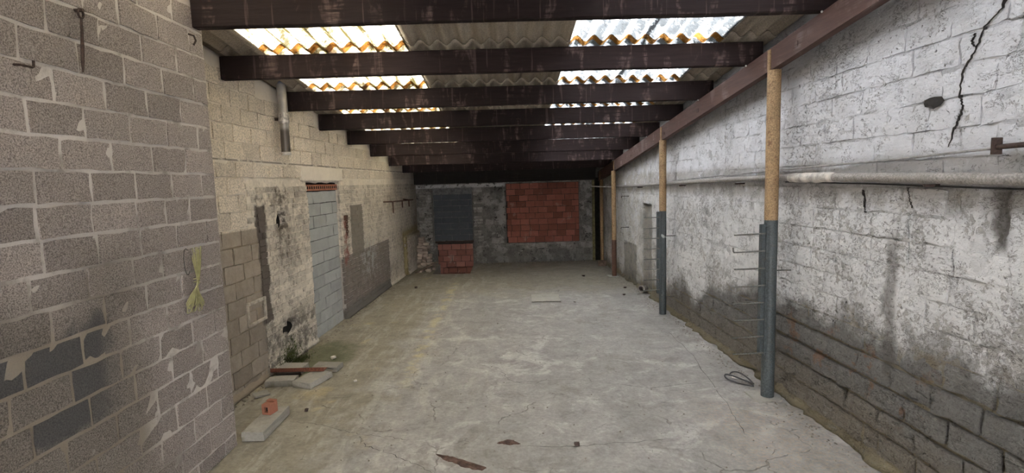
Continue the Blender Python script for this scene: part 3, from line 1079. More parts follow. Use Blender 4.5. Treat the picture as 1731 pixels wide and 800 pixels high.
# ------------------------------------------------------------------ unseen front wall behind the camera, low opening added for fill light
bm = bmesh.new()
yn = Y_NEAR
FILL_OPENING = 1.3
bm_box(bm, -2.95, -1.7, yn - .25, yn, 0, 4.0)
bm_box(bm, 1.7, 3.0, yn - .25, yn, 0, 4.0)
bm_box(bm, -1.7, 1.7, yn - .25, yn, FILL_OPENING, 4.0)
wf = bm_obj('wall_front', bm, M_PIERM); wf['kind'] = 'structure'

# ------------------------------------------------------------------ roof
CEIL = empty('ceiling', (0, 0, 0)); CEIL['kind'] = 'structure'
PITCH = .149; PH0 = -2.054
PUR = [-2.94, -1.84, -.74, .36, 1.46, 2.55, 3.66, 4.75, 5.87, 6.87, 7.90, 8.99, 10.14, 11.19, 12.3]


def sheet_mesh(x0, x1, y0, y1, mat, lift0, lift1, name):
    n = int(round((x1 - x0) / PITCH * 10))
    xs = np.linspace(x0, x1, n + 1)
    prof = .026 + .026 * np.cos((xs - PH0) / PITCH * 2 * math.pi)
    th = .006
    fr = [0, .095 / (y1 - y0), .3, .55, .8, 1.0]
    rows = 5
    V, F_ = [], []
    for layer in (0, th):
        for r in range(rows + 1):
            y = y0 + (y1 - y0) * fr[r]
            lift = lift0 + (lift1 - lift0) * fr[r]
            for i in range(n + 1):
                V.append((xs[i], y, 3.592 - S_ROOF * y + prof[i] + lift + layer))
    m = n + 1; off = m * (rows + 1)
    for r in range(rows):
        for i in range(n):
            a = r * m + i
            F_.append((a, a + m, a + m + 1, a + 1))
            F_.append((off + a, off + a + 1, off + a + m + 1, off + a + m))
    for i in range(n):
        F_.append((i, i + 1, off + i + 1, off + i))
        a = rows * m + i
        F_.append((a, off + a, off + a + 1, a + 1))
    for r in range(rows):
        a = r * m
        F_.append((a, off + a, off + a + m, a + m))
        a = r * m + n
        F_.append((a, a + m, off + a + m, off + a))
    o = mesh_obj(name, V, F_, mat, CEIL, True)
    if mat is not M_SHEET:
        o.data.materials.append(M_LAP)
        for p in o.data.polygons[:2 * n]:
            p.material_index = 1
    return o


bays = list(zip(PUR[:-1], PUR[1:])) + [(12.3, 13.3)]
for bi, (ya, yb) in enumerate(bays):
    y0 = ya - .09; y1 = yb + .10
    cols = [(-3.1, -2.10, 'o'), (-2.14, -1.49, 'l'), (-1.545, -.845, 'l'), (-.865, -.135, 'o'), (-.17, .575, 'o'), (.555, 1.255, 'r'), (1.21, 1.9, 'r'), (1.88, 3.1, 'o')]
    for ci, (x0, x1, k) in enumerate(cols):
        sky = k != 'o' and ya < 9.5
        mt = M_SHEET if not sky else (M_SKYL if k == 'l' else M_SKYR)
        j = .0022 * (ci % 2)
        sheet_mesh(x0, x1, y0 + random.uniform(-.008, .008), y1, mt, -.001 + j, .0105 + j, 'skylight_sheet' if sky else 'corrugated_sheet')

ORD = ['nearest the camera, across the top edge of the picture', 'second', 'third', 'fourth', 'fifth', 'sixth', 'seventh', 'eighth', 'last']
for i, y in enumerate(PUR[:-1]):
    xa = (xp(y) + .005) if y < 3.75 else (xl(y) + .012)
    xb = 2.28
    zb = purlin_z(y)
    t = .075
    n = 24
    bm = bmesh.new()
    rings = []
    for k in range(n + 1):
        x = xa + (xb - xa) * k / n
        dz = (fbm(np.array([x * 1.5]), np.array([i * 7.3]), 5)[0] - .5) * .012
        dy = (fbm(np.array([x * 1.1]), np.array([i * 3.3]), 15)[0] - .5) * .014
        b = .006
        pr = [(b, 0), (t - b, 0), (t, b), (t, .2 - b), (t - b, .2), (b, .2), (0, .2 - b), (0, b)]
        zz = zb + dz
        rings.append([bm.verts.new((x, y + dy + q[0], zb + (dz * (1 - q[1] / .2)) + q[1])) for q in pr])
    for k in range(n):
        for q in range(8):
            bm.faces.new((rings[k][q], rings[k][(q + 1) % 8], rings[k + 1][(q + 1) % 8], rings[k + 1][q]))
    bm.faces.new(rings[0]); bm.faces.new(rings[-1][::-1])
    vis = i - 6
    o = bm_obj('timber_purlin', bm, M_WOOD)
    if vis < 0:
        lab = 'unseen dark brown timber purlin, %s one behind the nearest visible purlin' % ['first', 'second', 'third', 'fourth', 'fifth', 'sixth'][-vis - 1]
    elif vis == 0:
        lab = 'dark reddish timber purlin nearest the camera, along the top edge'
    elif vis == 7:
        lab = 'farthest brown timber purlin with pale light patches painted on, just before the black lintel beam'
    else:
        lab = 'dark brown timber roof purlin, %s from the camera' % ORD[vis]
    tag(o, lab, 'beam', 'timber roof purlins')

# the steel channel that carries the purlins on the right
def steel_pt(y, top):
    return (3.386 - .1105 * y) if top else (3.235 - .1155 * y)


SX = lambda y: 2.205 - .0165 * y * .9
bm = bmesh.new()
ys_ = np.linspace(-3.1, 11.85, 30)
sec = []
for y in ys_:
    zt, zb = steel_pt(y, True), steel_pt(y, False)
    x = SX(y) - .0
    tf = .009
    prof = [(0, zb), (.065, zb), (.065, zb + tf), (.008, zb + tf), (.008, zt - tf), (.065, zt - tf), (.065, zt), (0, zt)]
    sec.append([bm.verts.new((x + p[0], y, p[1])) for p in prof])
for k in range(len(sec) - 1):
    for q in range(8):
        bm.faces.new((sec[k][q], sec[k][(q + 1) % 8], sec[k + 1][(q + 1) % 8], sec[k + 1][q]))
bm.faces.new(sec[0]); bm.faces.new(sec[-1][::-1])
BEAM = empty('steel_beam', (2.1, 5, 2.6))
o = bm_obj('channel', bm, M_STEEL, BEAM); o.location = (-2.1, -5, -2.6)
for y in (3.98, 5.9, 7.1, 8.9):
    bm = bmesh.new()
    bm_box(bm, SX(y) - .006, SX(y) + .001, y - .035, y + .035, steel_pt(y, False) + .05, steel_pt(y, False) + .09, .002)
    o = bm_obj('welded_lug', bm, M_STEEL, BEAM); o.location = (-2.1, -5, -2.6)
for y in PUR[6:11]:
    bm = bmesh.new()
    bmesh.ops.create_uvsphere(bm, u_segments=8, v_segments=6, radius=.008)
    for v in bm.verts: v.co += Vector((SX(y) - .01, y - .01, steel_pt(y, True) - .005))
    o = bm_obj('bolt_head', bm, M_WHITE, BEAM, True); o.location = (-2.1, -5, -2.6)
tag(BEAM, 'long brown steel channel beam sloping down along the right side on four posts', 'beam')

# black lintel beam at the far end
bm = bmesh.new(); bm_box(bm, -2.14, 2.02, 12.1, 12.3, 1.9, 2.2, .01)
tag(bm_obj('lintel_beam', bm, M_WOODK), 'black beam above the back wall, under the low end of the roof', 'beam')

# ------------------------------------------------------------------ posts
def cyl(bm, x, y, z0, z1, r, seg=20):
    bm_tube(bm, [(x, y, z0), (x, y, z1)], r, seg)


def rack(root, topz, botz, dx, rungs, rx, hooky=None):
    """the welded channel with its rungs, in the post's own coordinates"""
    bm = bmesh.new()
    bm_box(bm, dx - .038, dx, -.028, .022, botz, topz, .003)
    bm_obj('rack_channel', bm, M_TEAL, root)
    bm = bmesh.new()
    bm_box(bm, dx - .008, dx + .012, -.046, -.028, botz - .01, topz - .02, .002)
    bm_obj('rack_strip', bm, M_TEAL, root)
    for i, z in enumerate(rungs):
        bm = bmesh.new()
        e = random.uniform(-.006, .006)
        pts = [(dx - .01, -.035, z), ((dx + rx) / 2, -.036, z - .003 + e * .4), (rx + e, -.036, z - .004 + e)]
        if i == hooky:
            pts += [(rx - .006 + e, -.036, z + .004), (rx - .008 + e, -.036, z + .035)]
        bm_tube(bm, pts, .0065, 8)
        bm_obj('rung', bm, M_RUNG, root, True)


def post(x, y, r, paint_top, label, mat_low, plate, tx=0.0, with_rack=None):
    root = empty('steel_post', (x, y, 0))
    ztop = steel_pt(y, False) + .002
    if paint_top > 0:
        bm = bmesh.new(); cyl(bm, 0, 0, 0.0, paint_top, r, 24)
        bm_obj('painted_shaft', bm, mat_low, root, True)
        bm = bmesh.new(); cyl(bm, 0, 0, paint_top, ztop, r * .995, 24)
        bm_obj('rusty_shaft', bm, M_RUSTY, root, True)
    else:
        bm = bmesh.new(); cyl(bm, 0, 0, 0, ztop, r, 20)
        bm_obj('shaft', bm, M_RUSTY, root, True)
    bm = bmesh.new(); bm_box(bm, SX(y) - x - .012, SX(y) - x - .0005, -.02, .02, ztop - .0, steel_pt(y, True) - .01, .002)
    bm_obj('top_cleat', bm, M_RUSTY, root)
    if plate:
        bm = bmesh.new(); bm_box(bm, -plate, plate * .5, -plate * .8, plate * .9, -.002, .01, .002)
        o = bm_obj('base_plate', bm, M_CONC if plate > .12 else M_RUST, root); o.rotation_euler = (0, 0, math.radians(6))
    if with_rack:
        with_rack(root)
        for z in ((1.1,) if y < 5 else (1.1, .25)):
            bm = bmesh.new(); bm_tube(bm, [(r - .01, -.01, z), (xr(y) - x + .0, -.01, z)], .006, 8)
            bm_obj('wall_tie', bm, M_RUNG, root, True)
    tag(root, label, 'post', 'steel posts under the roof beam')
    return root


post(2.178, 4.345, .0525, 1.525, 'nearest steel post, rusty above and teal below, with a rack of eight rungs', M_TEAL, .14,
     with_rack=lambda r: rack(r, 1.49, .39, -.05, [1.417 - i * .145 for i in range(8)], -.317, 1))
post(2.118, 7.21, .048, 1.445, 'second steel post, teal below with pale chipped spots, rungs on its left side', M_TEAL2, 0,
     with_rack=lambda r: rack(r, 1.437, .3, -.046, [1.362 - i * .144 for i in range(8)], -.272))
post(2.045, 10.2, .046, .72, 'third post from the camera, ochre above and dark rust below, on a square floor plate', M_RUST, .13)
post(2.06, 11.62, .036, 0, 'thin farthest rusty post standing beside a small block in the corner', M_RUSTY, 0)

# ------------------------------------------------------------------ pipes and cables on the right wall
def on_wr(y, z, off):
    return (xr(y) - off, y, z)


PIPE = empty('wall_pipe', on_wr(4, 1.86, .05))
def child_world(bm, name, mat, root, smooth=True):
    o = bm_obj(name, bm, mat, root, smooth)
    o.location = -Vector(root.location)
    return o


pts = [on_wr(y, z, .055) for (y, z) in ((-2.5, 1.9), (1.0, 1.87), (2.4, 1.845), (3.2, 1.862), (4.4, 1.872), (5.5, 1.86), (7.36, 1.818), (9, 1.775), (11.3, 1.735))]
bm = bmesh.new(); bm_tube(bm, pts, .031, 14, rads=[.032, .032, .032, .031, .029, .027, .025, .022, .02]); child_world(bm, 'pipe_run', M_PIPE, PIPE)
bm = bmesh.new()
wp = [on_wr(y, 1.868 + .002 * math.sin(y * 30), .055) for y in np.linspace(3.72, 4.28, 9)]
bm_tube(bm, wp, .037, 14, rads=[.034, .038, .036, .04, .037, .039, .036, .038, .035]); child_world(bm, 'cloth_wrap', M_WRAP, PIPE)
for y in (2.9, 5.2, 6.8, 8.8):
    z = np.interp(y, [2.4, 4.4, 7.36, 11.3], [1.845, 1.872, 1.818, 1.735])
    bm = bmesh.new(); bm_box(bm, xr(y) - .09, xr(y) + .01, y - .008, y + .008, z - .045, z - .03, .002)
    child_world(bm, 'pipe_bracket', M_DARKRUST, PIPE, False)
tag(PIPE, 'long dirty grey pipe running level along the white right wall', 'pipe')

bm = bmesh.new(); bm_tube(bm, [on_wr(y, z, .03) for (y, z) in ((-2, 2.1), (1.5, 2.03), (2.45, 2.0), (3.2, 1.97), (4.49, 1.935), (5.6, 1.905), (7.0, 1.86))], .0065, 8)
tag(bm_obj('conduit', bm, M_GREYCABLE, None, True), 'thin grey conduit slanting on the white wall just above the large pipe', 'conduit')
bm = bmesh.new(); bm_tube(bm, [on_wr(y, z, .03) for (y, z) in ((-2, 1.83), (1.5, 1.81), (2.45, 1.80), (3.4, 1.822), (4.4, 1.835))], .005, 8)
tag(bm_obj('cable', bm, M_CABLE, None, True), 'thin black cable running close under the large grey pipe', 'cable')
ST = empty('pipe_stub', on_wr(2.45, 2.0, .03))
bm = bmesh.new(); bm_tube(bm, [on_wr(2.53, 2.0, .045), on_wr(2.3, 2.004, .045)], .0125, 12); child_world(bm, 'stub', M_DARKRUST, ST)
bm = bmesh.new(); bm_box(bm, xr(2.53) - .07, xr(2.53) - .02, 2.53, 2.54, 1.965, 2.045, .002); child_world(bm, 'flange', M_DARKRUST, ST, False)
tag(ST, 'short black iron stub with a flange at the right end of the thin conduit', 'bracket')
bm = bmesh.new(); bm_tube(bm, [(1.95, 12.3, 1.75), (2.0, 11.2, 1.745), (2.12, 10.6, 1.742)], .012, 8)
tag(bm_obj('thin_pipe', bm, M_WHITE, None, True), 'pale thin pipe passing behind the farthest posts into the corner', 'pipe')
for (y, z, lab) in ((9.7, 1.58, 'small dark iron peg under the pipe, right of the third post'), (9.75, 1.0, 'small rusty iron peg in the wall beside the third post, waist high')):
    bm = bmesh.new(); bm_tube(bm, [on_wr(y, z, -.02), on_wr(y, z, .14), on_wr(y, z - .03, .145)], .006, 8)
    tag(bm_obj('iron_peg', bm, M_DARKRUST, None, True), lab, 'peg')

# clay pipe end at the foot of the right wall
CP = empty('clay_pipe', (2.2, 8.5, 0))
bm = bmesh.new()
seg = 20
ax = Vector((-.55, -.8, .12)).normalized()
c0 = Vector((2.27, 8.72, .05)); c1 = c0 + ax * .2
sd = ax.cross(Vector((0, 0, 1))).normalized(); uu = sd.cross(ax)
rings = []
for (c, r) in ((c0, .052), (c1 - ax * .05, .052), (c1 - ax * .045, .062), (c1, .062), (c1, .044), (c0 + ax * .02, .044)):
    rings.append([bm.verts.new(c + (sd * math.cos(2 * math.pi * k / seg) + uu * math.sin(2 * math.pi * k / seg)) * r) for k in range(seg)])
for a, b in zip(rings, rings[1:]):
    for k in range(seg):
        bm.faces.new((a[k], a[(k + 1) % seg], b[(k + 1) % seg], b[k]))
bm.faces.new(rings[-1])
child_world(bm, 'pipe_socket', M_PIPE, CP)
tag(CP, 'short grey drain pipe end at the foot of the wall behind the second post', 'pipe')
for v in []: pass

# ------------------------------------------------------------------ things on the left walls
FL = empty('flue_pipe', (-2.36, 5.72, 2.26))
bm = bmesh.new()
prof = [(.0, .80), (.02, .797), (.035, .785), (.046, .76), (.049, .73), (.049, .40)]
def lathe(bm, prof, seg=24, loc=(0, 0, 0)):
    rr = []
    for (r, z) in prof:
        if r < 1e-6:
            rr.append([bm.verts.new((loc[0], loc[1], loc[2] + z))])
        else:
            rr.append([bm.verts.new((loc[0] + r * math.cos(2 * math.pi * k / seg), loc[1] + r * math.sin(2 * math.pi * k / seg), loc[2] + z)) for k in range(seg)])
    for a, b in zip(rr, rr[1:]):
        for k in range(seg):
            q = [a[k % len(a)], a[(k + 1) % len(a)], b[(k + 1) % len(b)], b[k % len(b)]]
            q = list(dict.fromkeys(q))
            if len(q) > 2: bm.faces.new(q)


lathe(bm, prof); bm_obj('upper_tube', bm, M_FLUE, FL, True)
bm = bmesh.new(); lathe(bm, [(.047, .44), (.052, .43), (.055, .40), (.053, .37), (.056, .35), (.052, .33), (.047, .325)]); bm_obj('joint_collar', bm, simple('crinkled_foil', (.5, .48, .46), .4, .6, .6, 40), FL, True)
bm = bmesh.new(); lathe(bm, [(.046, .34), (.047, .03), (.044, .01), (.041, .01), (.041, .3)]); bm_obj('lower_tube', bm, M_FLUE, FL, True)
bm = bmesh.new(); lathe(bm, [(.044, .028), (.05, .026), (.051, .01), (.05, -.004), (.044, -.006)]); bm_obj('bottom_rim', bm, simple('pale_rim', (.55, .53, .5), .5, .3), FL, True)
bm = bmesh.new(); bm_box(bm, -.1, -.04, -.012, .012, .36, .39, .002); bm_obj('wall_strap', bm, M_DARKRUST, FL)
tag(FL, 'round-topped metal flue pipe hanging on the left wall beside the third purlin', 'pipe')

# iron strap/bolt at top left
IS = empty('iron_strap', (xp(2.7), 2.7, 2.5))
bm = bmesh.new()
bm_tube(bm, [(.03, 0.006, .265), (.03, .002, .2), (.028, -.004, .12), (.026, -.01, .05), (.026, -.014, 0.0)], .006, 8, rads=[.005, .0065, .008, .008, .004]); bm_obj('hanging_rod', bm, M_DARKRUST, IS, True)
bm = bmesh.new()
ring = [(.03, .006 + .017 * math.cos(t), .285 + .022 * math.sin(t)) for t in np.linspace(-1.4, 4.7, 14)]
bm_tube(bm, ring, .0055, 8); bm_obj('eye_ring', bm, M_DARKRUST, IS, True)
bm = bmesh.new(); bm_tube(bm, [(-.01, .006, .3), (.045, .006, .3)], .009, 8); bm_obj('wall_bolt', bm, M_DARKRUST, IS, True)
tag(IS, 'black iron rod hanging from an eye high on the near left wall', 'hook')
bm = bmesh.new()
b0 = Vector((xp(2.38), 2.35, 2.463))
bm_tube(bm, [b0 + Vector((0, 0, .002)), b0 + Vector((.03, .0, 0)), b0 + Vector((.035, .05, 0)), b0 + Vector((.035, .058, .004)), b0 + Vector((.035, .06, .03))], .0055, 8)
tag(bm_obj('iron_hook', bm, M_DARKRUST, None, True), 'small bent iron hook in the near left wall, left of the hanging rod', 'hook')
bm = bmesh.new()
b0 = Vector((xp(3.6) + .01, 3.6, 2.93))
bm_tube(bm, [b0, b0 + Vector((.03, .01, -.01)), b0 + Vector((.035, .02, -.04)), b0 + Vector((.03, .0, -.07))], .006, 8)
tag(bm_obj('iron_hook', bm, M_DARKRUST, None, True), 'small black hook on the near left wall under the first purlin end', 'hook')

# hank of yellow-green cord
CORD = empty('cord_hank', (xp(3.42), 3.42, 1.3))
random.seed(5)
for i in range(16):
    bm = bmesh.new()
    a = random.uniform(-.05, .07); b = random.uniform(-.09, .075); s = random.uniform(.02, .04)
    top = random.uniform(.17, .235); bot = random.uniform(-.19, -.12)
    y_c = -.008
    p = [Vector((.02, .03 + a, top)), Vector((.03, .02 + a * .6, top * .5)), Vector((.035 + s * .2, y_c + a * .1, .0)), Vector((.03, y_c + b * .5 - .02, bot * .5)), Vector((.025, -.03 + b, bot * .9)), Vector((.025, -.03 + b + .012, bot)), Vector((.035, -.02 + b + .02, bot * .9)), Vector((.035, y_c + b * .3, bot * .4)), Vector((.04, y_c, .01))]
    # smooth through Catmull-Rom
    q = []
    for k in range(len(p) - 1):
        p0 = p[max(k - 1, 0)]; p1 = p[k]; p2 = p[k + 1]; p3 = p[min(k + 2, len(p) - 1)]
        for t in (0, .33, .66):
            q.append(.5 * ((2 * p1) + (p2 - p0) * t + (2 * p0 - 5 * p1 + 4 * p2 - p3) * t * t + (3 * p1 - p0 - 3 * p2 + p3) * t ** 3))
    q.append(p[-1])
    bm_tube(bm, q, .0026, 6); bm_obj('cord_strand', bm, M_ROPE, CORD, True)
bm = bmesh.new()
bm_tube(bm, [(.035 + .016 * math.cos(t), -.008 + .02 * math.sin(t), .0 + .003 * t) for t in np.linspace(0, 12.5, 40)], .0028, 6); bm_obj('cord_binding', bm, M_ROPE, CORD, True)
bm = bmesh.new()
bm_tube(bm, [(.012, -.055 + .03 * math.cos(t) , .15 + .085 * math.sin(t)) for t in np.linspace(1.0, 5.4, 16)], .0022, 6); bm_obj('loose_wire', bm, M_CABLE, CORD, True)
tag(CORD, 'hank of yellow-green cord tied in the middle, hanging on the near left wall', 'rope')

# chain by the doorway
CH = empty('wall_chain', (xl(7.62) + .03, 7.62, 1.45))
for i in range(7):
    bm = bmesh.new()
    ring = []
    for t in np.linspace(0, 2 * math.pi, 13):
        a, b = .014 * math.cos(t), .026 * math.sin(t)
        ring.append((a if i % 2 else 0, 0 if i % 2 else a, -.035 * i + b - .02))
    bm_tube(bm, ring, .0055, 6, False); bm_obj('link', bm, M_RUST, CH, True)
bm = bmesh.new(); bm_box(bm, -.05, .012, -.045, .045, -.03, .04, .004); bm_obj('wall_plate', bm, M_RUST, CH)
tag(CH, 'short rusty chain hanging on the wall just past the blocked doorway', 'chain')

# rusty rack on the left wall far end
RK = empty('wall_rack', (xl(10.4), 10.4, 1.58))
bm = bmesh.new(); bm_tube(bm, [(.02, -.95, .03), (.16, -.9, .03), (.2, 1.0, .0)], .013, 8); bm_obj('rail', bm, M_RUST, RK, True)
bm = bmesh.new(); bm_tube(bm, [(.02, .75, .03), (.19, .6, .01)], .01, 8); bm_obj('brace', bm, M_RUST, RK, True)
for (y, l) in ((-.78, .2), (.0, .14), (.62, .15)):
    bm = bmesh.new(); bm_tube(bm, [(.17 + y * .02, y, .02), (.17 + y * .02, y, .02 - l)], .012, 8); bm_obj('prong', bm, M_RUST, RK, True)
tag(RK, 'rusty iron rail with three hanging prongs high on the far left wall', 'rack')

# ------------------------------------------------------------------ loose things on the floor
def slab(name, x, y, lx, ly, h, rz, mat, z=0.0, tilt=(0, 0), bev=.0025, chip=True):
    bm = bmesh.new()
    bm_box(bm, -lx / 2, lx / 2, -ly / 2, ly / 2, 0, h)
    bmesh.ops.subdivide_edges(bm, edges=bm.edges[:], cuts=2, use_grid_fill=True)
    for v in bm.verts:
        if chip and v.co.z > .001:
            v.co += Vector((random.uniform(-.004, .004), random.uniform(-.004, .004), random.uniform(-.0025, .0015)))
    es = [e for e in bm.edges if len(e.link_faces) == 2 and e.calc_face_angle(0) > 1.0]
    bmesh.ops.bevel(bm, geom=es, offset=bev, segments=1, affect='EDGES')
    o = bm_obj(name, bm, mat)
    o.location = (x, y, z); o.rotation_euler = (tilt[0], tilt[1], rz)
    return o


tag(slab('concrete_slab', -2.26, 4.985, .27, .14, .06, .05, M_CONC), 'grey concrete slab against the wall, left front of the four under the rusty bar', 'slab', 'concrete slabs under the rusty bar')
tag(slab('concrete_slab', -1.97, 5.02, .21, .33, .058, -.32, M_CONC), 'grey concrete slab at the right front, with the end of the rusty bar on it', 'slab', 'concrete slabs under the rusty bar')
tag(slab('concrete_slab', -2.29, 5.33, .26, .2, .062, -.05, M_CONC), 'grey slab behind the left end of the rusty bar, by the moss', 'slab', 'concrete slabs under the rusty bar')
tag(slab('concrete_slab', -1.94, 5.37, .27, .16, .055, -.1, M_CONC), 'grey slab behind the right end of the rusty bar', 'slab', 'concrete slabs under the rusty bar')
bm = bmesh.new()
bm_box(bm, -.27, .27, -.05, .05, .0, .007, .001)
bm_box(bm, -.27, .27, -.05, -.043, .0, .04, .001)
o = bm_obj('steel_angle', bm, mat_paint_metal('red_rust', (.17, .065, .04), .5, (.09, .045, .03), .85)); o.location = (-2.17, 5.19, .063); o.rotation_euler = (0, 0, -.02)
tag(o, 'red rusty steel angle bar lying across the concrete slabs', 'bar')
tag(slab('broken_tile', -2.34, 4.72, .13, .1, .018, .7, M_CONC, .004, (.08, .05), .002), 'small broken tile lying by the foot of the left wall', 'tile')
tag(slab('concrete_kerb', -1.985, 4.06, .17, .47, .075, .0, M_CONC), 'long grey concrete block lying on the floor by the near wall end', 'block')
HB = empty('hollow_brick', (-2.0, 4.16, .077), -.25)
bm = bmesh.new()
# front face with a square core, built as four walls
for (a, b, c, d) in ((-.04, .04, 0, .018), (-.04, .04, .062, .085), (-.04, -.018, .018, .062), (.016, .04, .018, .062)):
    bm_box(bm, a, b, -.045, .045, c, d, .002)
bm_obj('brick_shell', bm, M_ORANGE, HB)
bm = bmesh.new(); bm_box(bm, -.018, .016, -.02, .04, .018, .062); bm_obj('core', bm, M_BLACK, HB)  # black plug painted for the shade in the core
bm = bmesh.new(); bm_box(bm, -.04, .036, .012, .05, .088, .098, .003); bm_obj('broken_rim', bm, M_ORANGE, HB)
tag(HB, 'piece of orange hollow brick standing on the long grey block', 'brick')
tag(slab('floor_slab', .56, 8.42, .46, .5, .016, -.03, M_CONC, .0, (0, 0), .003), 'thin pale concrete patch slab lying on the floor towards the back', 'slab')
# small base block in the back right corner
tag(slab('corner_block', 2.04, 11.5, .16, .14, .12, .1, M_OLDWOOD), 'small dark block on the floor at the foot of the farthest post', 'block')
# timber upright and a black strip painted as the gap's shade in the back right corner
tag(slab('timber_upright', 1.99, 12.3, .055, .06, 1.9, 0, M_GREENWOOD, bev=.004), 'mossy greenish timber upright in the back right corner', 'post')
tag(slab('black_gap_strip', 2.09, 12.36, .12, .05, 1.95, 0, M_BLACK, bev=.003), 'black upright board standing in for the dark gap in the back right corner', 'shade_strip')
tag(slab('grey_upright', 2.12, 11.95, .07, .06, 1.86, 0, M_OLDWOOD, bev=.004), 'grey brown timber upright behind the farthest thin post', 'post')

# rubber hose loops by the nearest post
HOSE = empty('rubber_hose', (2.1, 4.66, 0))
def loop(ctrl, r):
    P = [Vector(c) for c in ctrl]
    q = []
    n = len(P)
    for k in range(n - 1):
        p0 = P[max(k - 1, 0)]; p1 = P[k]; p2 = P[k + 1]; p3 = P[min(k + 2, n - 1)]
        for t in (0, .25, .5, .75):
            q.append(.5 * ((2 * p1) + (p2 - p0) * t + (2 * p0 - 5 * p1 + 4 * p2 - p3) * t * t + (3 * p1 - p0 - 3 * p2 + p3) * t ** 3))
    q.append(P[-1])
    bm = bmesh.new(); bm_tube(bm, q, r, 8)
    return bm
bm_obj('lower_loop', loop([(.06, -.11, .012), (-.03, -.05, .014), (-.1, .06, .014), (-.11, .12, .03), (-.07, .13, .035), (0, .03, .03), (.07, -.07, .02)], .008), M_RUBBER, HOSE, True)
bm_obj('raised_loop', loop([(-.07, .12, .03), (-.03, .14, .055), (.02, .1, .06), (.06, .0, .04), (.07, -.08, .02)], .007), M_RUBBER, HOSE, True)
bm_obj('pale_inner_strip', loop([(-.05, .1, .02), (.0, .06, .025), (.045, -.03, .02)], .01), M_WHITE, HOSE, True)
tag(HOSE, 'loop of black rubber hose on the floor at the foot of the nearest post', 'hose')

# moss at the hole in the left wall, a tuft nobody could count
random.seed(9)
bm = bmesh.new()
for i in range(1500):
    y = random.gauss(5.62, .13); h = abs(random.gauss(.0, .055)) * max(0, 1 - abs(y - 5.62) / .42)
    x = xl(y) + .045 + abs(random.gauss(0, .06)); z0 = 0
    if random.random() < .5:
        z0 = abs(random.gauss(0, .1)); x = xl(y) + .02 + abs(random.gauss(0, .012)) * (1 + z0)
    d = Vector((random.uniform(-.3, 1), random.uniform(-1, 1), 1)).normalized()
    s = Vector((random.uniform(-1, 1), random.uniform(-1, 1), 0)).normalized() * .004
    p = Vector((x, y, z0)); l = .012 + h * .5
    a = bm.verts.new(p - s); b = bm.verts.new(p + s); c = bm.verts.new(p + d * l)
    bm.faces.new((a, b, c))
o = bm_obj('moss_tuft', bm, M_MOSS)
tag(o, 'dark green moss growing at the foot of the left wall under the low hole', 'moss', kind='stuff')

# stones: rubble heap in the back left corner
def stone_mesh(seed, mat, flat=.6):
    r = random.Random(seed)
    bm = bmesh.new()
    bmesh.ops.create_cube(bm, size=1)
    bmesh.ops.subdivide_edges(bm, edges=bm.edges[:], cuts=1, use_grid_fill=True)
    for v in bm.verts:
        v.co *= (.5 + .5 / max(1.0, v.co.length * 1.25))
        v.co += Vector((r.uniform(-.1, .1), r.uniform(-.1, .1), r.uniform(-.1, .1)))
    me = bpy.data.meshes.new('stone'); bmesh.ops.recalc_face_normals(bm, faces=bm.faces); bm.to_mesh(me); bm.free()
    me.materials.append(mat)
    return me


SM = [stone_mesh(i, M_STONE) for i in range(7)]
random.seed(21)
LAY = ['lowest', 'second lowest', 'third lowest', 'fourth lowest', 'fifth lowest', 'middle', 'fifth highest', 'fourth highest', 'third highest', 'second highest', 'topmost']
NTH = ['first', 'second', 'third', 'fourth', 'fifth', 'sixth']
for layer in range(11):
    z = .002 + layer * .062
    span = .36 - layer * .02
    x = -2.14 + layer * .004; kk = 0
    while x < -2.14 + span:
        w_ = random.uniform(.08, .16)
        o = bpy.data.objects.new('rubble_stone', random.choice(SM)); COL.objects.link(o)
        yy = 11.98 + layer * .02 + random.uniform(-.07, .05)
        o.location = (x + w_ / 2, yy, z + .031); o.scale = (w_ * .9, random.uniform(.1, .2), random.uniform(.05, .062))
        o.rotation_euler = (random.uniform(-.06, .06), random.uniform(-.07, .07), random.uniform(-.3, .3))
        tag(o, 'rough stone in corner rubble heap, %s layer, %s from left wall' % (LAY[layer], NTH[kk]), 'stone', 'stones stacked in the back left corner'); kk += 1
        
        x += w_
for i in range(15):
    o = bpy.data.objects.new('rubble_stone', random.choice(SM)); COL.objects.link(o)
    s = random.uniform(.05, .12)
    o.location = (random.uniform(-1.98, -1.7), random.uniform(11.3, 11.75), s * .28); o.scale = (s, s * random.uniform(.6, 1.2), s * .6)
    o.rotation_euler = (0, random.uniform(-.1, .1), random.uniform(0, 3))
    tag(o, 'loose broken stone on the floor between the rubble heap and the pit', 'stone', 'loose stones by the pit')
bm = bmesh.new(); bm_box(bm, -.025, .025, -.3, .3, -.012, .012, .003)
o = bm_obj('wooden_lath', bm, M_OLDWOOD); o.location = (-1.83, 11.45, .085); o.rotation_euler = (.3, 0, -.85)
tag(o, 'wooden lath leaning on the loose stones by the pit', 'lath')

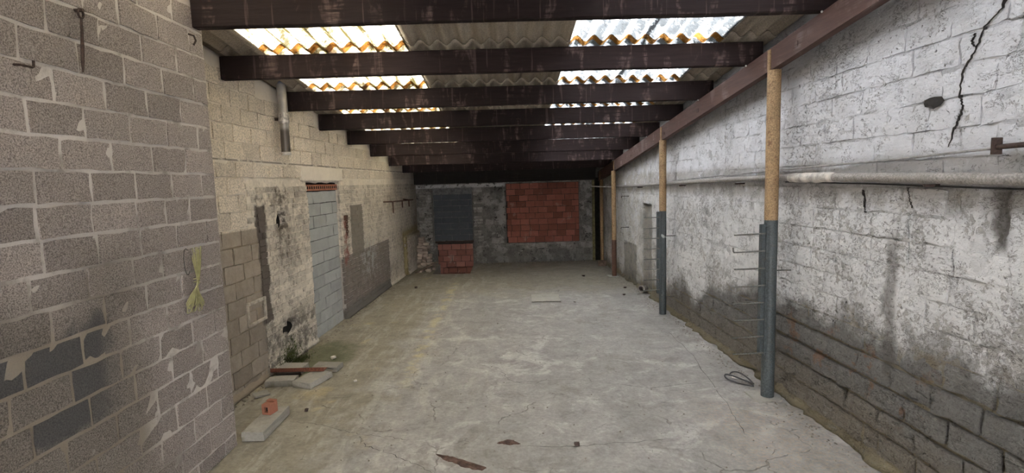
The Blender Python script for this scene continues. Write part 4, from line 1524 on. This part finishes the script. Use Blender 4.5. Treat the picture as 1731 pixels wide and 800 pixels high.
# scattered single bits that can be pointed at
chip = [(.444, 3.62, .034, 'dark stone lying on the open floor near the camera, centre', M_DARKRUST),
        (-2.0, 5.72, .05, 'pale stone chip just behind the slabs with the rusty bar', M_WHITE),
        (1.45, 10.3, .05, 'small dark stone near the third post', M_DARKRUST),
        (2.0, 9.05, .045, 'small dark stone before the drain pipe end', M_DARKRUST),
        (1.86, 8.5, .04, 'tiny dark stone on the floor left of the drain pipe end', M_DARKRUST),
        (-1.78, 4.35, .035, 'small dark pebble right of the long grey block', M_DARKRUST),
        (1.0, 8.1, .03, 'tiny white scrap on the floor right of the thin patch slab', M_WHITE),
        (-1.55, 5.0, .03, 'tiny white chip on the floor right of the slabs', M_WHITE),
        (-1.75, 9.6, .06, 'dark stone on the floor by the grey patch of the left wall', M_DARKRUST)]
for i, (x, y, s, lab, mt) in enumerate(chip):
    o = bpy.data.objects.new('stone_chip', stone_mesh(50 + i, mt)); COL.objects.link(o)
    o.location = (x, y, s * .2); o.scale = (s, s * .8, s * .5); o.rotation_euler = (0, 0, i)
    tag(o, lab, 'stone')

# fine grit over the floor and along the walls
random.seed(33)
bm = bmesh.new()
def grit(x, y, s):
    m = [bm.verts.new((x + s * math.cos(a) * random.uniform(.6, 1.2), y + s * math.sin(a) * random.uniform(.6, 1.2), -.001)) for a in (0, 1.3, 2.5, 3.8, 5.1)]
    t = bm.verts.new((x, y, s * random.uniform(.4, .9)))
    for k in range(5): bm.faces.new((m[k], m[(k + 1) % 5], t))
for i in range(900):
    grit(random.uniform(-2.0, 2.1), random.uniform(2.2, 12), random.choice((.003, .004, .006, .009)))
for i in range(900):
    y = random.uniform(2.0, 12.2); grit(xr(y) - .1 - abs(random.gauss(0, .08)), y, random.choice((.003, .004, .006, .01)))
for i in range(700):
    y = random.uniform(4.0, 12.2); grit(xl(y) + .03 + abs(random.gauss(0, .07)), y, random.choice((.004, .006, .01, .014)))
for i in range(250):
    grit(random.uniform(-.8, 2.0), 12.35 - abs(random.gauss(0, .12)), random.choice((.008, .014, .022)))
g = bm_obj('floor_grit', bm, simple('grit', (.2, .18, .155), .95)); tag(g, 'grit and crumbs scattered over the concrete floor', 'grit', kind='stuff')

# long hairline cracks in the slab and two brown residue marks near the camera
random.seed(12)
def floor_z(x, y):
    X = np.array([x]); Y = np.array([y])
    return float(((fbm(X * 1.2, Y * 1.2, 5) - .5) * .022 + (fbm(X * 9, Y * 9, 9, 3) - .5) * .006 - .006)[0])


for path in [[(-1.795, 4.156), (-1.548, 4.076), (-1.243, 3.924), (-1.044, 3.863), (-0.804, 3.792)], [(-1.195, 3.883), (-1.119, 3.722), (-0.944, 3.625), (-0.747, 3.483), (-0.557, 3.308)], [(-0.116, 5.152), (-0.045, 4.922), (0.095, 4.806), (0.207, 4.811), (0.327, 4.922)], [(-0.101, 4.836), (0.526, 4.905), (1.251, 4.627), (2.127, 4.773)], [(1.945, 6.373), (1.926, 5.474), (1.756, 4.037), (1.696, 3.693)], [(0.025, 5.859), (0.153, 5.64), (0.254, 5.711)], [(0.039, 3.649), (0.442, 3.606), (0.725, 3.64), (1.123, 3.676)]]:
    P = []
    for (a, b) in zip(path, path[1:]):
        for k in range(7):
            t = k / 7
            P.append((a[0] + (b[0] - a[0]) * t + random.uniform(-.014, .014), a[1] + (b[1] - a[1]) * t + random.uniform(-.014, .014)))
    P.append(path[-1])
    V, Fc = [], []
    for i, p in enumerate(P):
        q = P[min(i + 1, len(P) - 1)]; r = P[max(i - 1, 0)]
        d = np.array([q[0] - r[0], q[1] - r[1]]); d = d / (np.linalg.norm(d) + 1e-6)
        w = random.uniform(.0008, .0026) * (0.2 if i in (0, len(P) - 1) else 1)
        z = floor_z(*p) + .0015
        V += [(p[0] - d[1] * w, p[1] + d[0] * w, z), (p[0] + d[1] * w, p[1] - d[0] * w, z)]
    Fc = [(2 * i, 2 * i + 1, 2 * i + 3, 2 * i + 2) for i in range(len(P) - 1)]
    mesh_obj('crack', V, Fc, M_CRACK, FLOOR)
labs = ['long streak of brown residue on the floor at the bottom of the picture', 'small brown residue heap on the floor right of the long streak']
for path, lab in zip([[(-0.583, 3.578), (-0.464, 3.53), (-0.333, 3.443), (-0.187, 3.359), (-0.225, 3.317), (-0.368, 3.384), (-0.5, 3.484)], [(-0.143, 3.695), (-0.038, 3.742), (0.039, 3.675), (-0.039, 3.653)]], labs):
    cx = sum(p[0] for p in path) / len(path); cy = sum(p[1] for p in path) / len(path)
    bm = bmesh.new()
    n_ = len(path); rings = []
    for sc_, hh in ((1.0, .0), (.75, .007), (.4, .011)):
        ring = []
        for k in range(n_ * 5):
            t = k / 5; a = path[int(t) % n_]; b = path[(int(t) + 1) % n_]; f = t - int(t)
            x = a[0] + (b[0] - a[0]) * f; y = a[1] + (b[1] - a[1]) * f
            x = cx + (x - cx) * sc_ + random.uniform(-.008, .008); y = cy + (y - cy) * sc_ + random.uniform(-.008, .008)
            ring.append(bm.verts.new((x, y, floor_z(x, y) + hh + random.uniform(0, .004) * (hh > 0) - (.002 if hh == 0 else 0))))
        rings.append(ring)
    for a, b in zip(rings, rings[1:]):
        for k in range(len(a)):
            bm.faces.new((a[k], a[(k + 1) % len(a)], b[(k + 1) % len(a)], b[k]))
    c = bm.verts.new((cx, cy, floor_z(cx, cy) + .011))
    for k in range(len(ring)): bm.faces.new((rings[-1][k], rings[-1][(k + 1) % len(ring)], c))
    tag(bm_obj('residue', bm, M_STAIN), lab, 'residue')
